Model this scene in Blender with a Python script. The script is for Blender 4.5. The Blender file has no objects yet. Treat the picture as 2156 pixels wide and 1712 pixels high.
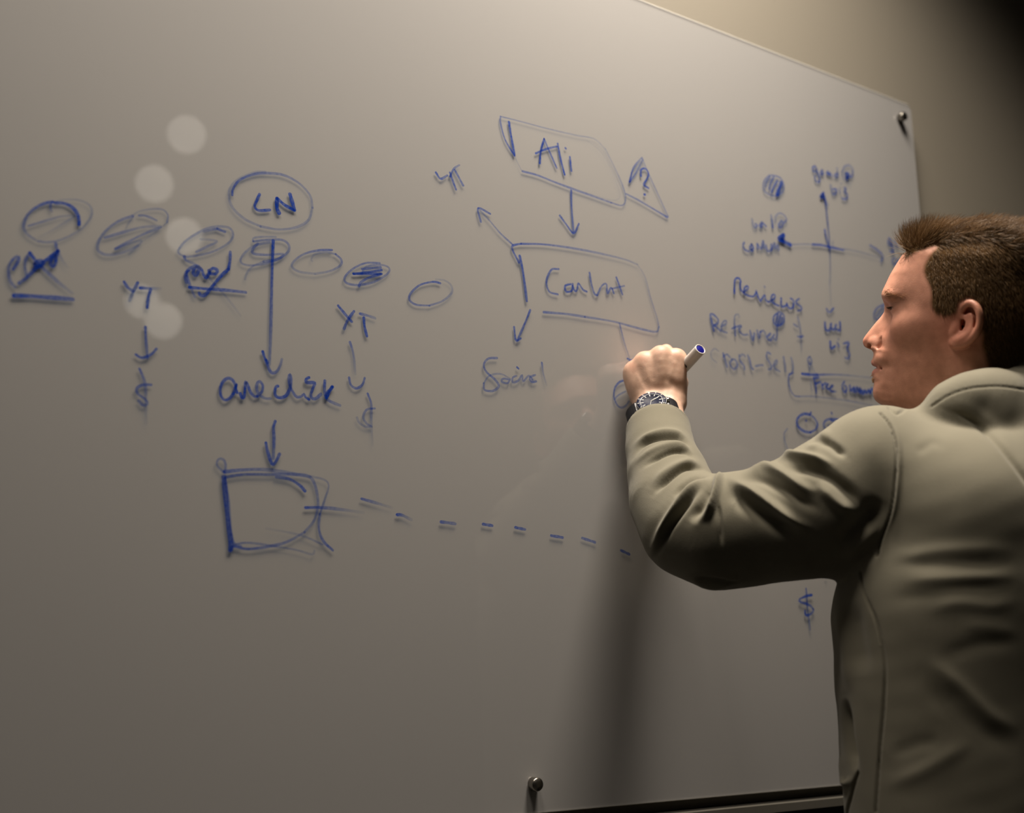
import bpy, bmesh, math
import numpy as np
from mathutils import Vector, Matrix

# ---------------------------------------------------------------- camera, world, light
FPX = 2285.0                                   # focal length in pixels of the 2156 x 1712 frame
PITCH = math.atan2(517, 2285)
AZ = math.atan2(3777, 2343)                    # angle between the view and the board's long side
Fh = np.array([math.cos(AZ), math.sin(AZ), 0.0])
CR = np.array([math.sin(AZ), -math.cos(AZ), 0.0])
CF = math.cos(PITCH) * Fh + math.sin(PITCH) * np.array([0, 0, 1.0])
CU = -math.sin(PITCH) * Fh + math.cos(PITCH) * np.array([0, 0, 1.0])
CAM = np.array([0.0, -1.25, 1.25])             # the board's glass face lies in the plane y = 0

scene = bpy.context.scene
col = scene.collection
cam_data = bpy.data.cameras.new('camera')
cam = bpy.data.objects.new('camera', cam_data)
col.objects.link(cam)
cam_data.sensor_fit = 'HORIZONTAL'
cam_data.sensor_width = 36.0
cam_data.lens = FPX / 2156 * 36.0
cam_data.clip_start = 0.01
cam.matrix_world = Matrix([[CR[0], CU[0], -CF[0], CAM[0]], [CR[1], CU[1], -CF[1], CAM[1]],
                           [CR[2], CU[2], -CF[2], CAM[2]], [0, 0, 0, 1]])
cam_data.dof.use_dof = True
cam_data.dof.focus_distance = 1.47
cam_data.dof.aperture_fstop = 2.2
scene.camera = cam

world = bpy.data.worlds.new('world')
scene.world = world
world.use_nodes = True
world.node_tree.nodes['Background'].inputs[0].default_value = (0.5, 0.45, 0.38, 1)
world.node_tree.nodes['Background'].inputs[1].default_value = 0.0

vs = scene.view_settings
vs.view_transform = 'Standard'
vs.look = 'None'
vs.exposure = 0.0
vs.gamma = 1.0
vs.use_curve_mapping = False

CEIL = 3.35
LAMP_SPOTS = [((1.00, -0.46), 36.0, 0.30), ((0.10, -0.48), 13.5, 0.26)]   # ceiling downlights over the board: place, watts, radius

# ---------------------------------------------------------------- helpers
def ray(x, y):
    return (x - 1078.0) / FPX * CR - (y - 856.0) / FPX * CU + CF
def at(x, y, d):                               # point on the pixel's ray at depth d
    return CAM + d * ray(x, y)
def on_plane(x, y, yy=0.0):                    # point of the board plane under a pixel
    r = ray(x, y)
    return CAM + r * ((yy - CAM[1]) / r[1])
def project(P):
    v = P - CAM
    d = v @ CF
    return 1078 + FPX * (v @ CR) / d, 856 - FPX * (v @ CU) / d, d

def new_mat(name, color, rough=0.6, metal=0.0, spec=0.5, bump=None, noise=None):
    m = bpy.data.materials.new(name)
    m.use_nodes = True
    nt = m.node_tree
    b = nt.nodes['Principled BSDF']
    b.inputs['Base Color'].default_value = (*color, 1)
    b.inputs['Roughness'].default_value = rough
    b.inputs['Metallic'].default_value = metal
    b.inputs['Specular IOR Level'].default_value = spec
    tc = nt.nodes.new('ShaderNodeTexCoord')
    if noise:
        sc_, amt = noise
        n = nt.nodes.new('ShaderNodeTexNoise')
        n.inputs['Scale'].default_value = sc_
        n.inputs['Detail'].default_value = 5
        nt.links.new(tc.outputs['Object'], n.inputs['Vector'])
        mx = nt.nodes.new('ShaderNodeMix')
        mx.data_type = 'RGBA'
        mx.inputs['A'].default_value = (*[c * (1 - amt) for c in color], 1)
        mx.inputs['B'].default_value = (*[min(1, c * (1 + amt)) for c in color], 1)
        nt.links.new(n.outputs['Fac'], mx.inputs['Factor'])
        nt.links.new(mx.outputs['Result'], b.inputs['Base Color'])
    if bump:
        sc_, st, dist = bump
        n = nt.nodes.new('ShaderNodeTexNoise')
        n.inputs['Scale'].default_value = sc_
        n.inputs['Detail'].default_value = 4
        nt.links.new(tc.outputs['Object'], n.inputs['Vector'])
        bp = nt.nodes.new('ShaderNodeBump')
        bp.inputs['Strength'].default_value = st
        bp.inputs['Distance'].default_value = dist
        nt.links.new(n.outputs['Fac'], bp.inputs['Height'])
        nt.links.new(bp.outputs['Normal'], b.inputs['Normal'])
    return m

def emit_mat(name, color, strength):
    m = bpy.data.materials.new(name)
    m.use_nodes = True
    b = m.node_tree.nodes['Principled BSDF']
    b.inputs['Base Color'].default_value = (*color, 1)
    b.inputs['Emission Color'].default_value = (*color, 1)
    b.inputs['Emission Strength'].default_value = strength
    return m

def tag(o, label=None, cat=None, group=None, kind=None):
    if label: o['label'] = label
    if cat: o['category'] = cat
    if group: o['group'] = group
    if kind: o['kind'] = kind
    return o

WORLD_LOC = {}
def empty(name, loc):
    o = bpy.data.objects.new(name, None)
    o.empty_display_size = 0.05
    o.location = Vector(loc)
    col.objects.link(o)
    WORLD_LOC[o.name] = np.array(loc, float)
    return o

def mesh_obj(name, verts, faces, mat, parent=None, smooth=True, attrs=None, loc=None):
    """verts in world metres; the object's origin sits at its parent's base (or loc)."""
    verts = np.asarray(verts, float)
    if parent is not None:
        base = WORLD_LOC[parent.name]
    else:
        base = np.array(loc, float) if loc is not None else np.zeros(3)
    me = bpy.data.meshes.new(name)
    v = verts - base
    if isinstance(faces, np.ndarray):
        nf, k = faces.shape
        me.vertices.add(len(v))
        me.vertices.foreach_set('co', v.astype(np.float32).ravel())
        me.loops.add(nf * k)
        me.loops.foreach_set('vertex_index', faces.astype(np.int32).ravel())
        me.polygons.add(nf)
        me.polygons.foreach_set('loop_start', (np.arange(nf) * k).astype(np.int32))
        me.polygons.foreach_set('loop_total', np.full(nf, k, np.int32))
        me.update(calc_edges=True)
        me.validate()
    else:
        me.from_pydata([tuple(p) for p in v], [], [tuple(int(i) for i in f) for f in faces])
        me.update()
    me.polygons.foreach_set('use_smooth', np.full(len(me.polygons), smooth, bool))
    if attrs:
        for an, arr in attrs.items():
            arr = np.asarray(arr, np.float32)
            if arr.ndim == 1:
                a = me.attributes.new(an, 'FLOAT', 'POINT')
                a.data.foreach_set('value', arr)
            else:
                a = me.attributes.new(an, 'FLOAT_COLOR', 'POINT')
                if arr.shape[1] == 3:
                    arr = np.hstack([arr, np.ones((len(arr), 1), np.float32)])
                a.data.foreach_set('color', arr.ravel())
    if mat is not None:
        for mm in (mat if isinstance(mat, (list, tuple)) else [mat]):
            me.materials.append(mm)
    o = bpy.data.objects.new(name, me)
    col.objects.link(o)
    if parent is not None:
        o.parent = parent
    else:
        o.location = Vector(base)
    WORLD_LOC[o.name] = base
    return o

def merge(*parts):
    V, Fc, n = [], [], 0
    for v, f in parts:
        v = np.asarray(v, float)
        V.append(v)
        Fc += [tuple(int(i) + n for i in q) for q in f]
        n += len(v)
    return np.vstack(V), Fc

def box(x0, x1, y0, y1, z0, z1):
    v = [(x, y, z) for x in (x0, x1) for y in (y0, y1) for z in (z0, z1)]
    f = [(0, 1, 3, 2), (4, 6, 7, 5), (0, 4, 5, 1), (2, 3, 7, 6), (0, 2, 6, 4), (1, 5, 7, 3)]
    return np.array(v, float), f

def frame_from(n, up):
    n = np.asarray(n, float); n = n / np.linalg.norm(n)
    u = np.asarray(up, float); u = u - n * (u @ n); u = u / np.linalg.norm(u)
    return np.cross(u, n), u, n               # right, up, normal

def lathe(center, axis, prof, seg=32, up=(0, 0, 1)):
    """prof: (radius, height along the axis); closed at radius 0"""
    if abs(np.dot(axis, up) / np.linalg.norm(axis)) > 0.95: up = (1, 0, 0)
    r_, u_, n_ = frame_from(axis, up)
    V, Fc = [], []
    ang = np.linspace(0, 2 * math.pi, seg, endpoint=False)
    for (r, h) in prof:
        for a in ang:
            V.append(np.asarray(center) + n_ * h + r * (math.cos(a) * r_ + math.sin(a) * u_))
    for i in range(len(prof) - 1):
        for j in range(seg):
            k = (j + 1) % seg
            Fc.append((i * seg + j, i * seg + k, (i + 1) * seg + k, (i + 1) * seg + j))
    Fc.append(tuple(range(seg))[::-1])
    Fc.append(tuple((len(prof) - 1) * seg + j for j in range(seg)))
    return np.array(V), Fc

def catmull(pts, step):
    pts = np.asarray(pts, float)
    if len(pts) < 2: return pts
    if len(pts) == 2:
        n = max(2, int(np.linalg.norm(pts[1] - pts[0]) / step) + 1)
        return pts[0] + (pts[1] - pts[0]) * np.linspace(0, 1, n)[:, None]
    P = np.vstack([2 * pts[0] - pts[1], pts, 2 * pts[-1] - pts[-2]])
    out = []
    for i in range(1, len(P) - 2):
        n = max(2, int(np.linalg.norm(P[i + 1] - P[i]) / step) + 1)
        t = np.linspace(0, 1, n, endpoint=False)[:, None]
        out.append(0.5 * (2 * P[i] + (P[i + 1] - P[i - 1]) * t + (2 * P[i - 1] - 5 * P[i] + 4 * P[i + 1] - P[i + 2]) * t ** 2
                          + (-P[i - 1] + 3 * P[i] - 3 * P[i + 1] + P[i + 2]) * t ** 3))
    out.append(P[-2][None])
    return np.vstack(out)

# ---------------------------------------------------------------- the room
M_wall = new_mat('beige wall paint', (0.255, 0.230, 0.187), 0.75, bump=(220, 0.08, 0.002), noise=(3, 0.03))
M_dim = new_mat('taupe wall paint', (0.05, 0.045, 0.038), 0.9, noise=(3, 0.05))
M_ceil = new_mat('ceiling paint', (0.08, 0.075, 0.065), 0.9, noise=(40, 0.08))
M_carpet = new_mat('dark carpet', (0.025, 0.024, 0.023), 1.0, bump=(600, 0.5, 0.004), noise=(120, 0.4))
WALL_Y = 0.022
X0, X1, Y0 = -2.6, 3.4, -4.6
def struct(name, vf, mat, label):
    return tag(mesh_obj(name, *vf, mat, smooth=False), label, kind='structure')
struct('wall_board', box(X0, X1, WALL_Y, WALL_Y + 0.12, 0, CEIL), M_wall, 'beige painted wall behind the glass board')
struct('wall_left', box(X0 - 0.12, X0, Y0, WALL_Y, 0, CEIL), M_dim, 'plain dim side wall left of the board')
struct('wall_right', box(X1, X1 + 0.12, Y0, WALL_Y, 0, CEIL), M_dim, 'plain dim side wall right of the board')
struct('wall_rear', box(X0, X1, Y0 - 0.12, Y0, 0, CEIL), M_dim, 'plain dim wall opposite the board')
struct('floor', box(X0, X1, Y0, WALL_Y, -0.1, 0), M_carpet, 'dark carpeted floor')
struct('ceiling', box(X0, X1, Y0, WALL_Y, CEIL, CEIL + 0.1), M_ceil, 'plain painted ceiling')

# dark rail on the wall under the board
M_rail = new_mat('dark rail metal', (0.05, 0.047, 0.042), 0.45, metal=0.0, noise=(30, 0.15))
rail = empty('wall_rail', (0.5, WALL_Y, 0.93))
tag(rail, 'dark horizontal wall rail running just under the glass board', 'rail')
mesh_obj('rail_body', *box(-0.75, 1.75, 0.003, WALL_Y + 0.001, 0.90, 1.031), M_rail, rail, smooth=False)
mesh_obj('rail_lip', *box(-0.75, 1.75, -0.010, 0.004, 1.018, 1.0295), new_mat('rail lip metal', (0.10, 0.094, 0.08), 0.35, noise=(30, 0.1)), rail, smooth=False)

# ceiling downlights (the light that falls on the board)
M_trim = new_mat('white lamp trim', (0.75, 0.74, 0.70), 0.4, noise=(20, 0.03))
for k, ((lx, ly), watts, rad) in enumerate(LAMP_SPOTS):
    d = empty('ceiling_downlight', (lx, ly, CEIL))
    tag(d, ['round ceiling downlight close to the wall above the man', 'round ceiling downlight above the middle of the board'][k], 'ceiling light')
    mesh_obj('trim_ring', *lathe((lx, ly, CEIL), (0, 0, -1), [(rad, 0.0), (rad + 0.02, 0.0), (rad + 0.02, 0.008), (rad + 0.002, 0.008), (rad, 0.003)], 40), M_trim, d)
    lname = ['downlight_above_man_offscreen', 'downlight_above_board_offscreen'][k]
    ld = bpy.data.lights.new(lname, 'AREA')
    ld.shape = 'DISK'
    ld.size = rad * 2
    ld.energy = watts
    ld.spread = math.radians(112)
    ld.color = (1.0, 0.885, 0.745)
    lo = bpy.data.objects.new(lname, ld)
    lo.location = (0, 0, -0.012)
    lo.parent = d
    col.objects.link(lo)

# pendant globes behind the camera; the board's glass mirrors them as pale discs
M_globe = emit_mat('opal globe glass', (1.0, 0.93, 0.82), 2.6)
M_cord = new_mat('black cord', (0.01, 0.01, 0.01), 0.6, noise=(50, 0.1))
GLOBE_WHERE = ['the highest pale disc in the board', 'the pale disc over the slanted scribbled ellipse', 'the disc touching a pale scribbled ellipse',
               'the pale disc behind the letters YT', 'the disc beside a short drawn arrow']
GLOBE_NAME = ['highest_globe_offscreen', 'ellipse_globe_offscreen', 'scribble_globe_offscreen', 'letters_globe_offscreen', 'arrow_globe_offscreen']
for k, (gx, gy, gd) in enumerate([(393, 283, 3.25), (325, 387, 3.3), (388, 497, 3.3), (300, 635, 3.55), (344, 676, 3.3)]):
    r = ray(gx, gy); r = r / np.linalg.norm(r)
    w = CAM + r * gd
    w = np.array([w[0], -w[1], w[2]])          # mirrored in the glass plane y = 0
    g = empty('pendant_lamp', (w[0], w[1], CEIL))
    tag(g, 'opal globe pendant lamp mirrored as ' + GLOBE_WHERE[k], 'pendant lamp', 'globe pendant lamps mirrored in the board')
    n = 14
    R = 0.052
    mesh_obj(GLOBE_NAME[k], *lathe(w - np.array([0, 0, R]), (0, 0, 1), [(max(1e-4, R * math.sin(math.pi * i / n)), R - R * math.cos(math.pi * i / n)) for i in range(n + 1)], 28), M_globe, g)
    mesh_obj('cap', *lathe(w + np.array([0, 0, R - 0.006]), (0, 0, 1), [(0.012, 0), (0.012, 0.02), (0.004, 0.026)], 16), M_cord, g)
    mesh_obj('cord', *lathe(w + np.array([0, 0, R]), (0, 0, 1), [(0.003, 0), (0.003, CEIL - w[2] - R)], 8), M_cord, g)

# ---------------------------------------------------------------- glass board
BX0, BX1, BZ0, BZ1 = -0.75, 1.703, 1.046, 2.303
M_coat = new_mat('white back-painted coating', (0.415, 0.407, 0.404), 0.9, spec=0.0, noise=(2.5, 0.02))
M_glass = bpy.data.materials.new('clear board glass')
M_glass.use_nodes = True
nt = M_glass.node_tree
nt.nodes.remove(nt.nodes['Principled BSDF'])
lw_ = nt.nodes.new('ShaderNodeLayerWeight'); lw_.inputs['Blend'].default_value = 0.5
pw_ = nt.nodes.new('ShaderNodeMath'); pw_.operation = 'POWER'; pw_.inputs[1].default_value = 5.0
fr_ = nt.nodes.new('ShaderNodeMath'); fr_.operation = 'MULTIPLY_ADD'; fr_.inputs[1].default_value = 0.9; fr_.inputs[2].default_value = 0.04
nt.links.new(lw_.outputs['Facing'], pw_.inputs[0]); nt.links.new(pw_.outputs[0], fr_.inputs[0])
tr_ = nt.nodes.new('ShaderNodeBsdfTransparent')
gl_ = nt.nodes.new('ShaderNodeBsdfGlossy'); gl_.inputs['Roughness'].default_value = 0.03
nz_ = nt.nodes.new('ShaderNodeTexNoise'); nz_.inputs['Scale'].default_value = 6
rg_ = nt.nodes.new('ShaderNodeMapRange'); rg_.inputs['To Min'].default_value = 0.012; rg_.inputs['To Max'].default_value = 0.03
nt.links.new(nz_.outputs['Fac'], rg_.inputs['Value']); nt.links.new(rg_.outputs['Result'], gl_.inputs['Roughness'])
mx_ = nt.nodes.new('ShaderNodeMixShader')
nt.links.new(fr_.outputs[0], mx_.inputs[0]); nt.links.new(tr_.outputs[0], mx_.inputs[1]); nt.links.new(gl_.outputs[0], mx_.inputs[2])
nt.links.new(mx_.outputs[0], nt.nodes['Material Output'].inputs[0])

def rounded_rect(x0, x1, z0, z1, r, n=8):
    pts = []
    for cx, cz, a0 in ((x1 - r, z1 - r, 0), (x0 + r, z1 - r, 90), (x0 + r, z0 + r, 180), (x1 - r, z0 + r, 270)):
        for i in range(n + 1):
            a = math.radians(a0 + 90 * i / n)
            pts.append((cx + r * math.cos(a), cz + r * math.sin(a)))
    return pts
def slab(outline, y0, y1, back=True, front=True):
    n = len(outline)
    v = [(x, y0, z) for x, z in outline] + [(x, y1, z) for x, z in outline]
    f = [(i, n + i, n + (i + 1) % n, (i + 1) % n) for i in range(n)]
    if front: f.append(tuple(range(n)))
    if back: f.append(tuple(range(2 * n - 1, n - 1, -1)))
    return np.array(v), f
board = empty('glass_whiteboard', (0.5, 0.0, BZ0))
tag(board, 'large frameless white glass board covered in blue handwriting on beige wall', 'whiteboard')
outl = rounded_rect(BX0, BX1, BZ0, BZ1, 0.012)
GLASS_T = 0.0013
mesh_obj('white_backing', *slab(outl, GLASS_T, GLASS_T + 0.0015), M_coat, board, smooth=False)
mesh_obj('glass_pane', *slab(outl, 0.0, GLASS_T, back=False), M_glass, board, smooth=False)
M_edge = new_mat('polished glass edge', (0.85, 0.83, 0.78), 0.25, noise=(30, 0.05))
M_edge.node_tree.nodes['Principled BSDF'].inputs['Alpha'].default_value = 0.45
eo = rounded_rect(BX0 - 0.0008, BX1 + 0.0008, BZ0 - 0.0008, BZ1 + 0.0008, 0.0128)
ei = rounded_rect(BX0 + 0.0012, BX1 - 0.0012, BZ0 + 0.0012, BZ1 - 0.0012, 0.0108)
n_ = len(eo)
ev = [(x, -0.0003, z) for x, z in eo] + [(x, -0.0003, z) for x, z in ei] + [(x, GLASS_T, z) for x, z in eo] + [(x, GLASS_T, z) for x, z in ei]
ef = []
for i in range(0):
    j = (i + 1) % n_
    ef += [(i, j, n_ + j, n_ + i), (2 * n_ + i, 3 * n_ + i, 3 * n_ + j, 2 * n_ + j), (i, 2 * n_ + i, 2 * n_ + j, j), (n_ + i, n_ + j, 3 * n_ + j, 3 * n_ + i)]
for i in range(n_):                            # the ground chamfer round the front edge
    j = (i + 1) % n_
    ef.append((i, j, n_ + j, n_ + i))
ev = [(x, 0.0010, z) for x, z in eo] + [(x, -0.0002, z) for x, z in ei]
mesh_obj('polished_edge', np.array(ev), ef, M_edge, board, smooth=False)

M_bolt = new_mat('brushed steel bolt', (0.30, 0.28, 0.25), 0.3, metal=1.0, noise=(60, 0.1))
BOLT_PX = [(1903, 245), (1131, 1652)]
bolt_pos = [on_plane(*q, -0.010) for q in BOLT_PX]
bolts = [(bolt_pos[0][0], bolt_pos[0][2]), (bolt_pos[1][0], bolt_pos[1][2]), (bolt_pos[1][0], bolt_pos[0][2] + 0.0), (bolt_pos[0][0], bolt_pos[1][2]), (-0.05, bolt_pos[1][2]), (-0.05, bolt_pos[0][2]), (-0.72, bolt_pos[0][2]), (-0.72, bolt_pos[1][2])]
for k, (bx_, bz_) in enumerate(bolts):
    if k == 2: continue                        # the photograph shows no bolt there
    r0 = 0.0086
    b = mesh_obj('standoff_bolt', *lathe((bx_, WALL_Y, bz_), (0, -1, 0), [(r0 * 0.8, 0.0), (r0 * 0.8, 0.0222), (r0, 0.0223), (r0, 0.033), (r0 * 0.9, 0.0345), (r0 * 0.2, 0.0348)], 28), M_bolt, board)
    for pl in b.data.polygons: pl.use_smooth = len(pl.vertices) == 4
    b['label'] = 'round steel standoff bolt'

# ---------------------------------------------------------------- handwriting in blue marker ink
M_ink = bpy.data.materials.new('blue marker ink')
M_ink.use_nodes = True
nt = M_ink.node_tree
nt.nodes.remove(nt.nodes['Principled BSDF'])
at_ = nt.nodes.new('ShaderNodeAttribute'); at_.attribute_name = 'ink'
nz_ = nt.nodes.new('ShaderNodeTexNoise'); nz_.inputs['Scale'].default_value = 260; nz_.inputs['Detail'].default_value = 3
tc_ = nt.nodes.new('ShaderNodeTexCoord'); nt.links.new(tc_.outputs['Object'], nz_.inputs['Vector'])
mr_ = nt.nodes.new('ShaderNodeMapRange'); mr_.inputs['From Min'].default_value = 0.25; mr_.inputs['From Max'].default_value = 0.75
mr_.inputs['To Min'].default_value = 0.72; mr_.inputs['To Max'].default_value = 1.12
nt.links.new(nz_.outputs['Fac'], mr_.inputs['Value'])
mu_ = nt.nodes.new('ShaderNodeMath'); mu_.operation = 'MULTIPLY'; mu_.use_clamp = True
nt.links.new(at_.outputs['Fac'], mu_.inputs[0]); nt.links.new(mr_.outputs['Result'], mu_.inputs[1])
# the ink film: partly a blue pigment, partly a blue filter that lets the white backing and the light through
df_ = nt.nodes.new('ShaderNodeBsdfDiffuse'); df_.inputs['Color'].default_value = (0.004, 0.036, 0.34, 1)
ft_ = nt.nodes.new('ShaderNodeBsdfTransparent'); ft_.inputs['Color'].default_value = (0.22, 0.40, 0.76, 1)
cl_ = nt.nodes.new('ShaderNodeBsdfTransparent')
fm_ = nt.nodes.new('ShaderNodeMixShader'); al_ = nt.nodes.new('ShaderNodeMixShader')
pf_ = nt.nodes.new('ShaderNodeMath'); pf_.operation = 'MULTIPLY'; pf_.inputs[1].default_value = 0.75
nt.links.new(mu_.outputs[0], pf_.inputs[0]); nt.links.new(pf_.outputs[0], fm_.inputs[0])
nt.links.new(ft_.outputs[0], fm_.inputs[1]); nt.links.new(df_.outputs[0], fm_.inputs[2])
nt.links.new(mu_.outputs[0], al_.inputs[0]); nt.links.new(cl_.outputs[0], al_.inputs[1]); nt.links.new(fm_.outputs[0], al_.inputs[2])
nt.links.new(al_.outputs[0], nt.nodes['Material Output'].inputs[0])

CROPS = {'A': (0, 220, 3.1706), 'B': (600, 220, 2.5365), 'C': (1450, 320, 2.676), 'D': (230, 560, 2.6754), 'E': (1470, 560, 5.036),
         'F': (1540, 330, 5.989), 'G': (1630, 740, 7.781), 'H': (0, 400, 6.848), 'I': (440, 720, 6.1133), 'J': (1640, 1180, 10.07),
         'K': (1270, 680, 7.135), 'P': (0, 0, 1.0)}
INK = []
def ink(name, label, spec):
    INK.append((name, label, spec))
# a stroke: <crop> <width factor> <ink at the start> <ink at the end> points
ink('drawn_ellipse', 'large blue ellipse with a dark heavy arc above a struck-out word', '''
H 1.0 .95 .4 765,175 690,182 590,215 480,280 400,360 355,450 340,530 365,600 430,670 510,720
H .8 .5 .22 550,740 680,755 820,735 950,690 1080,620 1190,545 1280,440 1325,340 1310,250 1240,185 1120,145 980,140 860,150 790,185
H 1.25 .8 1 800,188 900,190 1000,225 1080,290 1125,370 1140,450 1138,500
H .8 .6 .3 410,520 560,475 740,420 900,380 1080,370
H .7 .4 .1 1080,380 900,490 700,610 550,690
H .9 .75 .4 730,210 725,250 742,305''')
ink('handwritten_word', 'struck-out word Prod above a thick underline', '''
H 1.0 .6 .85 215,1400 150,1320 125,1200 130,1100 170,1020 230,970 270,965 260,1030 225,1090 190,1145
H 1.0 .6 .7 385,1230 360,1120 370,1010 400,950 430,915
H 1.2 1 .25 430,910 520,1030 600,1110 750,1250 900,1380 1040,1490
H 1.2 .75 1 275,1345 400,1250 520,1120 640,1030 740,950 840,880
H 1.2 .9 .9 500,1060 560,1020 620,1040 600,1100 530,1110 500,1070
H 1.1 .9 .9 790,940 740,1000 730,1070 760,1110 800,1060 810,980 830,880
H 1.0 .7 .1 805,770 810,830 835,880 870,960 920,1050 980,1120
H 1.45 1 .75 205,1525 400,1530 650,1545 850,1560 1050,1580''')
ink('drawn_ellipse', 'slanted blue ellipse with scribbled lines, above the letters YT with the arrow to a dollar sign', '''
A 1.0 .6 .4 885,745 800,775 720,830 665,900 650,960 680,995 740,1005 830,985 920,945
A .8 .25 .5 880,745 930,715 1020,698 1090,705 1120,740 1115,785
A .6 .35 .12 1115,790 1040,850 940,925 860,1000
A 1.0 .65 .35 700,890 800,860 950,820 1070,815
A .9 .5 .6 1070,820 960,865 850,920 770,965
A .9 .55 .15 770,965 860,930 945,910 900,960 860,1000
A .9 .6 .5 930,742 975,745 1045,775
A .6 .35 .2 890,750 860,790 840,830''')
ink('drawn_ellipse', 'pale scribbled ellipse right above the second struck-out word', '''
A .9 .45 .5 1230,1015 1200,1000 1190,975 1230,920 1300,870 1380,830 1460,815 1530,825 1555,865 1540,910 1480,955 1400,990 1310,1010 1230,1020
A 1 .8 .7 1450,830 1500,850
A .9 .4 .7 1360,850 1420,835 1450,832
A .9 .3 .6 1340,900 1400,905 1450,915 1380,950 1310,985
A 1 .75 .4 1230,1015 1240,1040 1300,1065''')
ink('handwritten_word', 'second struck-out word prod with a thin underline', '''
A 1.0 .5 .9 1300,1285 1265,1200 1245,1130 1260,1110
A 1.2 .7 .95 1245,1190 1235,1150 1250,1110 1300,1080 1330,1090 1310,1140 1290,1130 1300,1090 1340,1095 1360,1140 1375,1160 1400,1120
A 1.2 .9 .9 1400,1110 1420,1095 1450,1105 1440,1130 1405,1130 1395,1110
A 1.1 .8 .9 1537,985 1535,1040 1525,1100
A 1.2 .95 .85 1525,1100 1470,1150 1420,1210 1370,1270 1340,1275 1330,1260
A .9 .45 .12 1380,1140 1450,1220 1530,1310 1605,1410
A 1.2 1 .7 1265,1222 1360,1230 1500,1240 1640,1255''')
ink('drawn_ellipse', 'blue oval ring drawn around the letters LN', '''
A 1 .85 .4 1550,605 1555,565 1600,505 1700,465 1800,460 1900,475 2000,530 2070,610 2085,690
A 1 .4 .5 2085,690 2060,770 1980,820 1860,835 1740,815
A 1 .45 .3 1740,815 1640,770 1560,700 1530,630 1535,560 1590,500 1700,455 1770,452''')
ink('handwritten_word', 'letters LN inside the oval ring', '''
A 1.1 .9 .95 1732,600 1715,640 1700,680 1725,708 1800,705
A 1.5 1 1 1862,725 1848,690 1848,628
A 1.3 1 1 1850,628 1900,672 1960,705
A 1.5 1 1 1965,705 1950,650 1935,600''')
ink('drawn_ellipse', 'small scribbled ellipse crossed by the long vertical arrow', '''
A .8 .5 .4 1690,915 1690,895 1740,885 1840,885
A .9 .6 .45 1690,915 1780,905 1880,905 1925,935 1925,980 1870,1025 1780,1060 1680,1075 1620,1065 1605,1035 1640,985 1710,940 1800,920
A 1 .6 .6 1720,930 1690,960 1690,995 1780,1005 1890,1000 1850,1035 1760,1050
A .8 .45 .3 1760,1050 1690,1080 1650,1120 1635,1170''')
ink('drawn_arrow', 'long vertical arrow pointing down to the words One click', '''
P 1.15 1 .5 575,507 573,560 571,640 569,720 567,768
I 1.1 1 .5 690,125 720,220 760,320 800,395 860,390 910,320 937,225
I 1 .9 .9 735,230 755,270''')
ink('handwritten_word', 'letters YT under the slanted scribbled ellipse', '''
A 1.1 .9 .8 828,1185 850,1220 885,1245
A 1.1 .9 .35 918,1190 890,1250 865,1310
A 1.1 1 .2 935,1225 1000,1228 1070,1230
A 1.1 .9 .9 1005,1235 990,1290 982,1358''')
ink('drawn_arrow', 'short arrow from the letters YT down to a dollar sign, beside the disc reflections', '''
D 1 .9 .6 203,345 207,420 215,520
D 1 .9 .8 150,500 180,518 215,510 245,490 265,468''')
ink('dollar_sign', 'dollar sign left of the words One click', '''
D 1 .8 .1 170,580 195,640 205,700 205,780 208,890
D 1 .75 .6 235,670 190,670 155,690 160,720 200,750 215,775 190,785 165,760''')
ink('drawn_ellipse', 'pale open ellipse between the two scribbled ellipses under LN', '''
B .9 .8 .3 250,778 180,780 100,800 45,840 38,870 80,895 160,905
B .9 .35 .7 160,905 240,890 295,860 300,830 270,800
B .8 .5 .25 270,800 220,790 160,800 140,825 145,838''')
ink('drawn_ellipse', 'small scribbled ellipse above the letters YT, right of the pale open ellipse', '''
B .9 .7 .5 505,848 430,848 360,880 318,925 330,955 390,965 470,950 540,910 558,880 530,860 470,858 430,870 415,890
B 1 .9 .8 365,905 420,900 515,885
B 1 .7 .7 410,880 510,870
B 1 .8 .7 515,905 450,925 405,950 395,972
B 1 .8 .8 365,905 510,905''')
ink('drawn_ellipse', 'empty clean ellipse at the end of the row of ellipses', '''
B .9 .85 .6 828,955 790,948 720,965 670,1010 665,1045 700,1070 770,1075
B .9 .6 .2 770,1075 840,1050 890,1005 885,965 850,940 805,935''')
ink('handwritten_word', 'letters YT under the small scribbled ellipse', '''
B 1.1 .9 .8 283,1075 320,1120 355,1160
B 1.1 .9 .7 368,1105 335,1150 315,1198
B 1.1 .8 .4 400,1118 440,1128 480,1142
B 1.1 .9 .9 420,1140 425,1190 437,1238''')
ink('drawn_arrow', 'arrow with a cup-shaped head right of the words One click', '''
D 1 .75 .2 1355,430 1375,500 1385,610
D 1 .75 .75 1350,630 1360,670 1390,690 1425,670 1438,632''')
ink('dollar_sign', 'dollar sign under the arrow with the cup-shaped head', '''
D 1 .8 .08 1455,720 1475,780 1475,870 1482,1010
D .9 .65 .35 1495,803 1450,810 1430,850 1450,890 1480,905 1440,905 1405,880 1395,855''')
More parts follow.
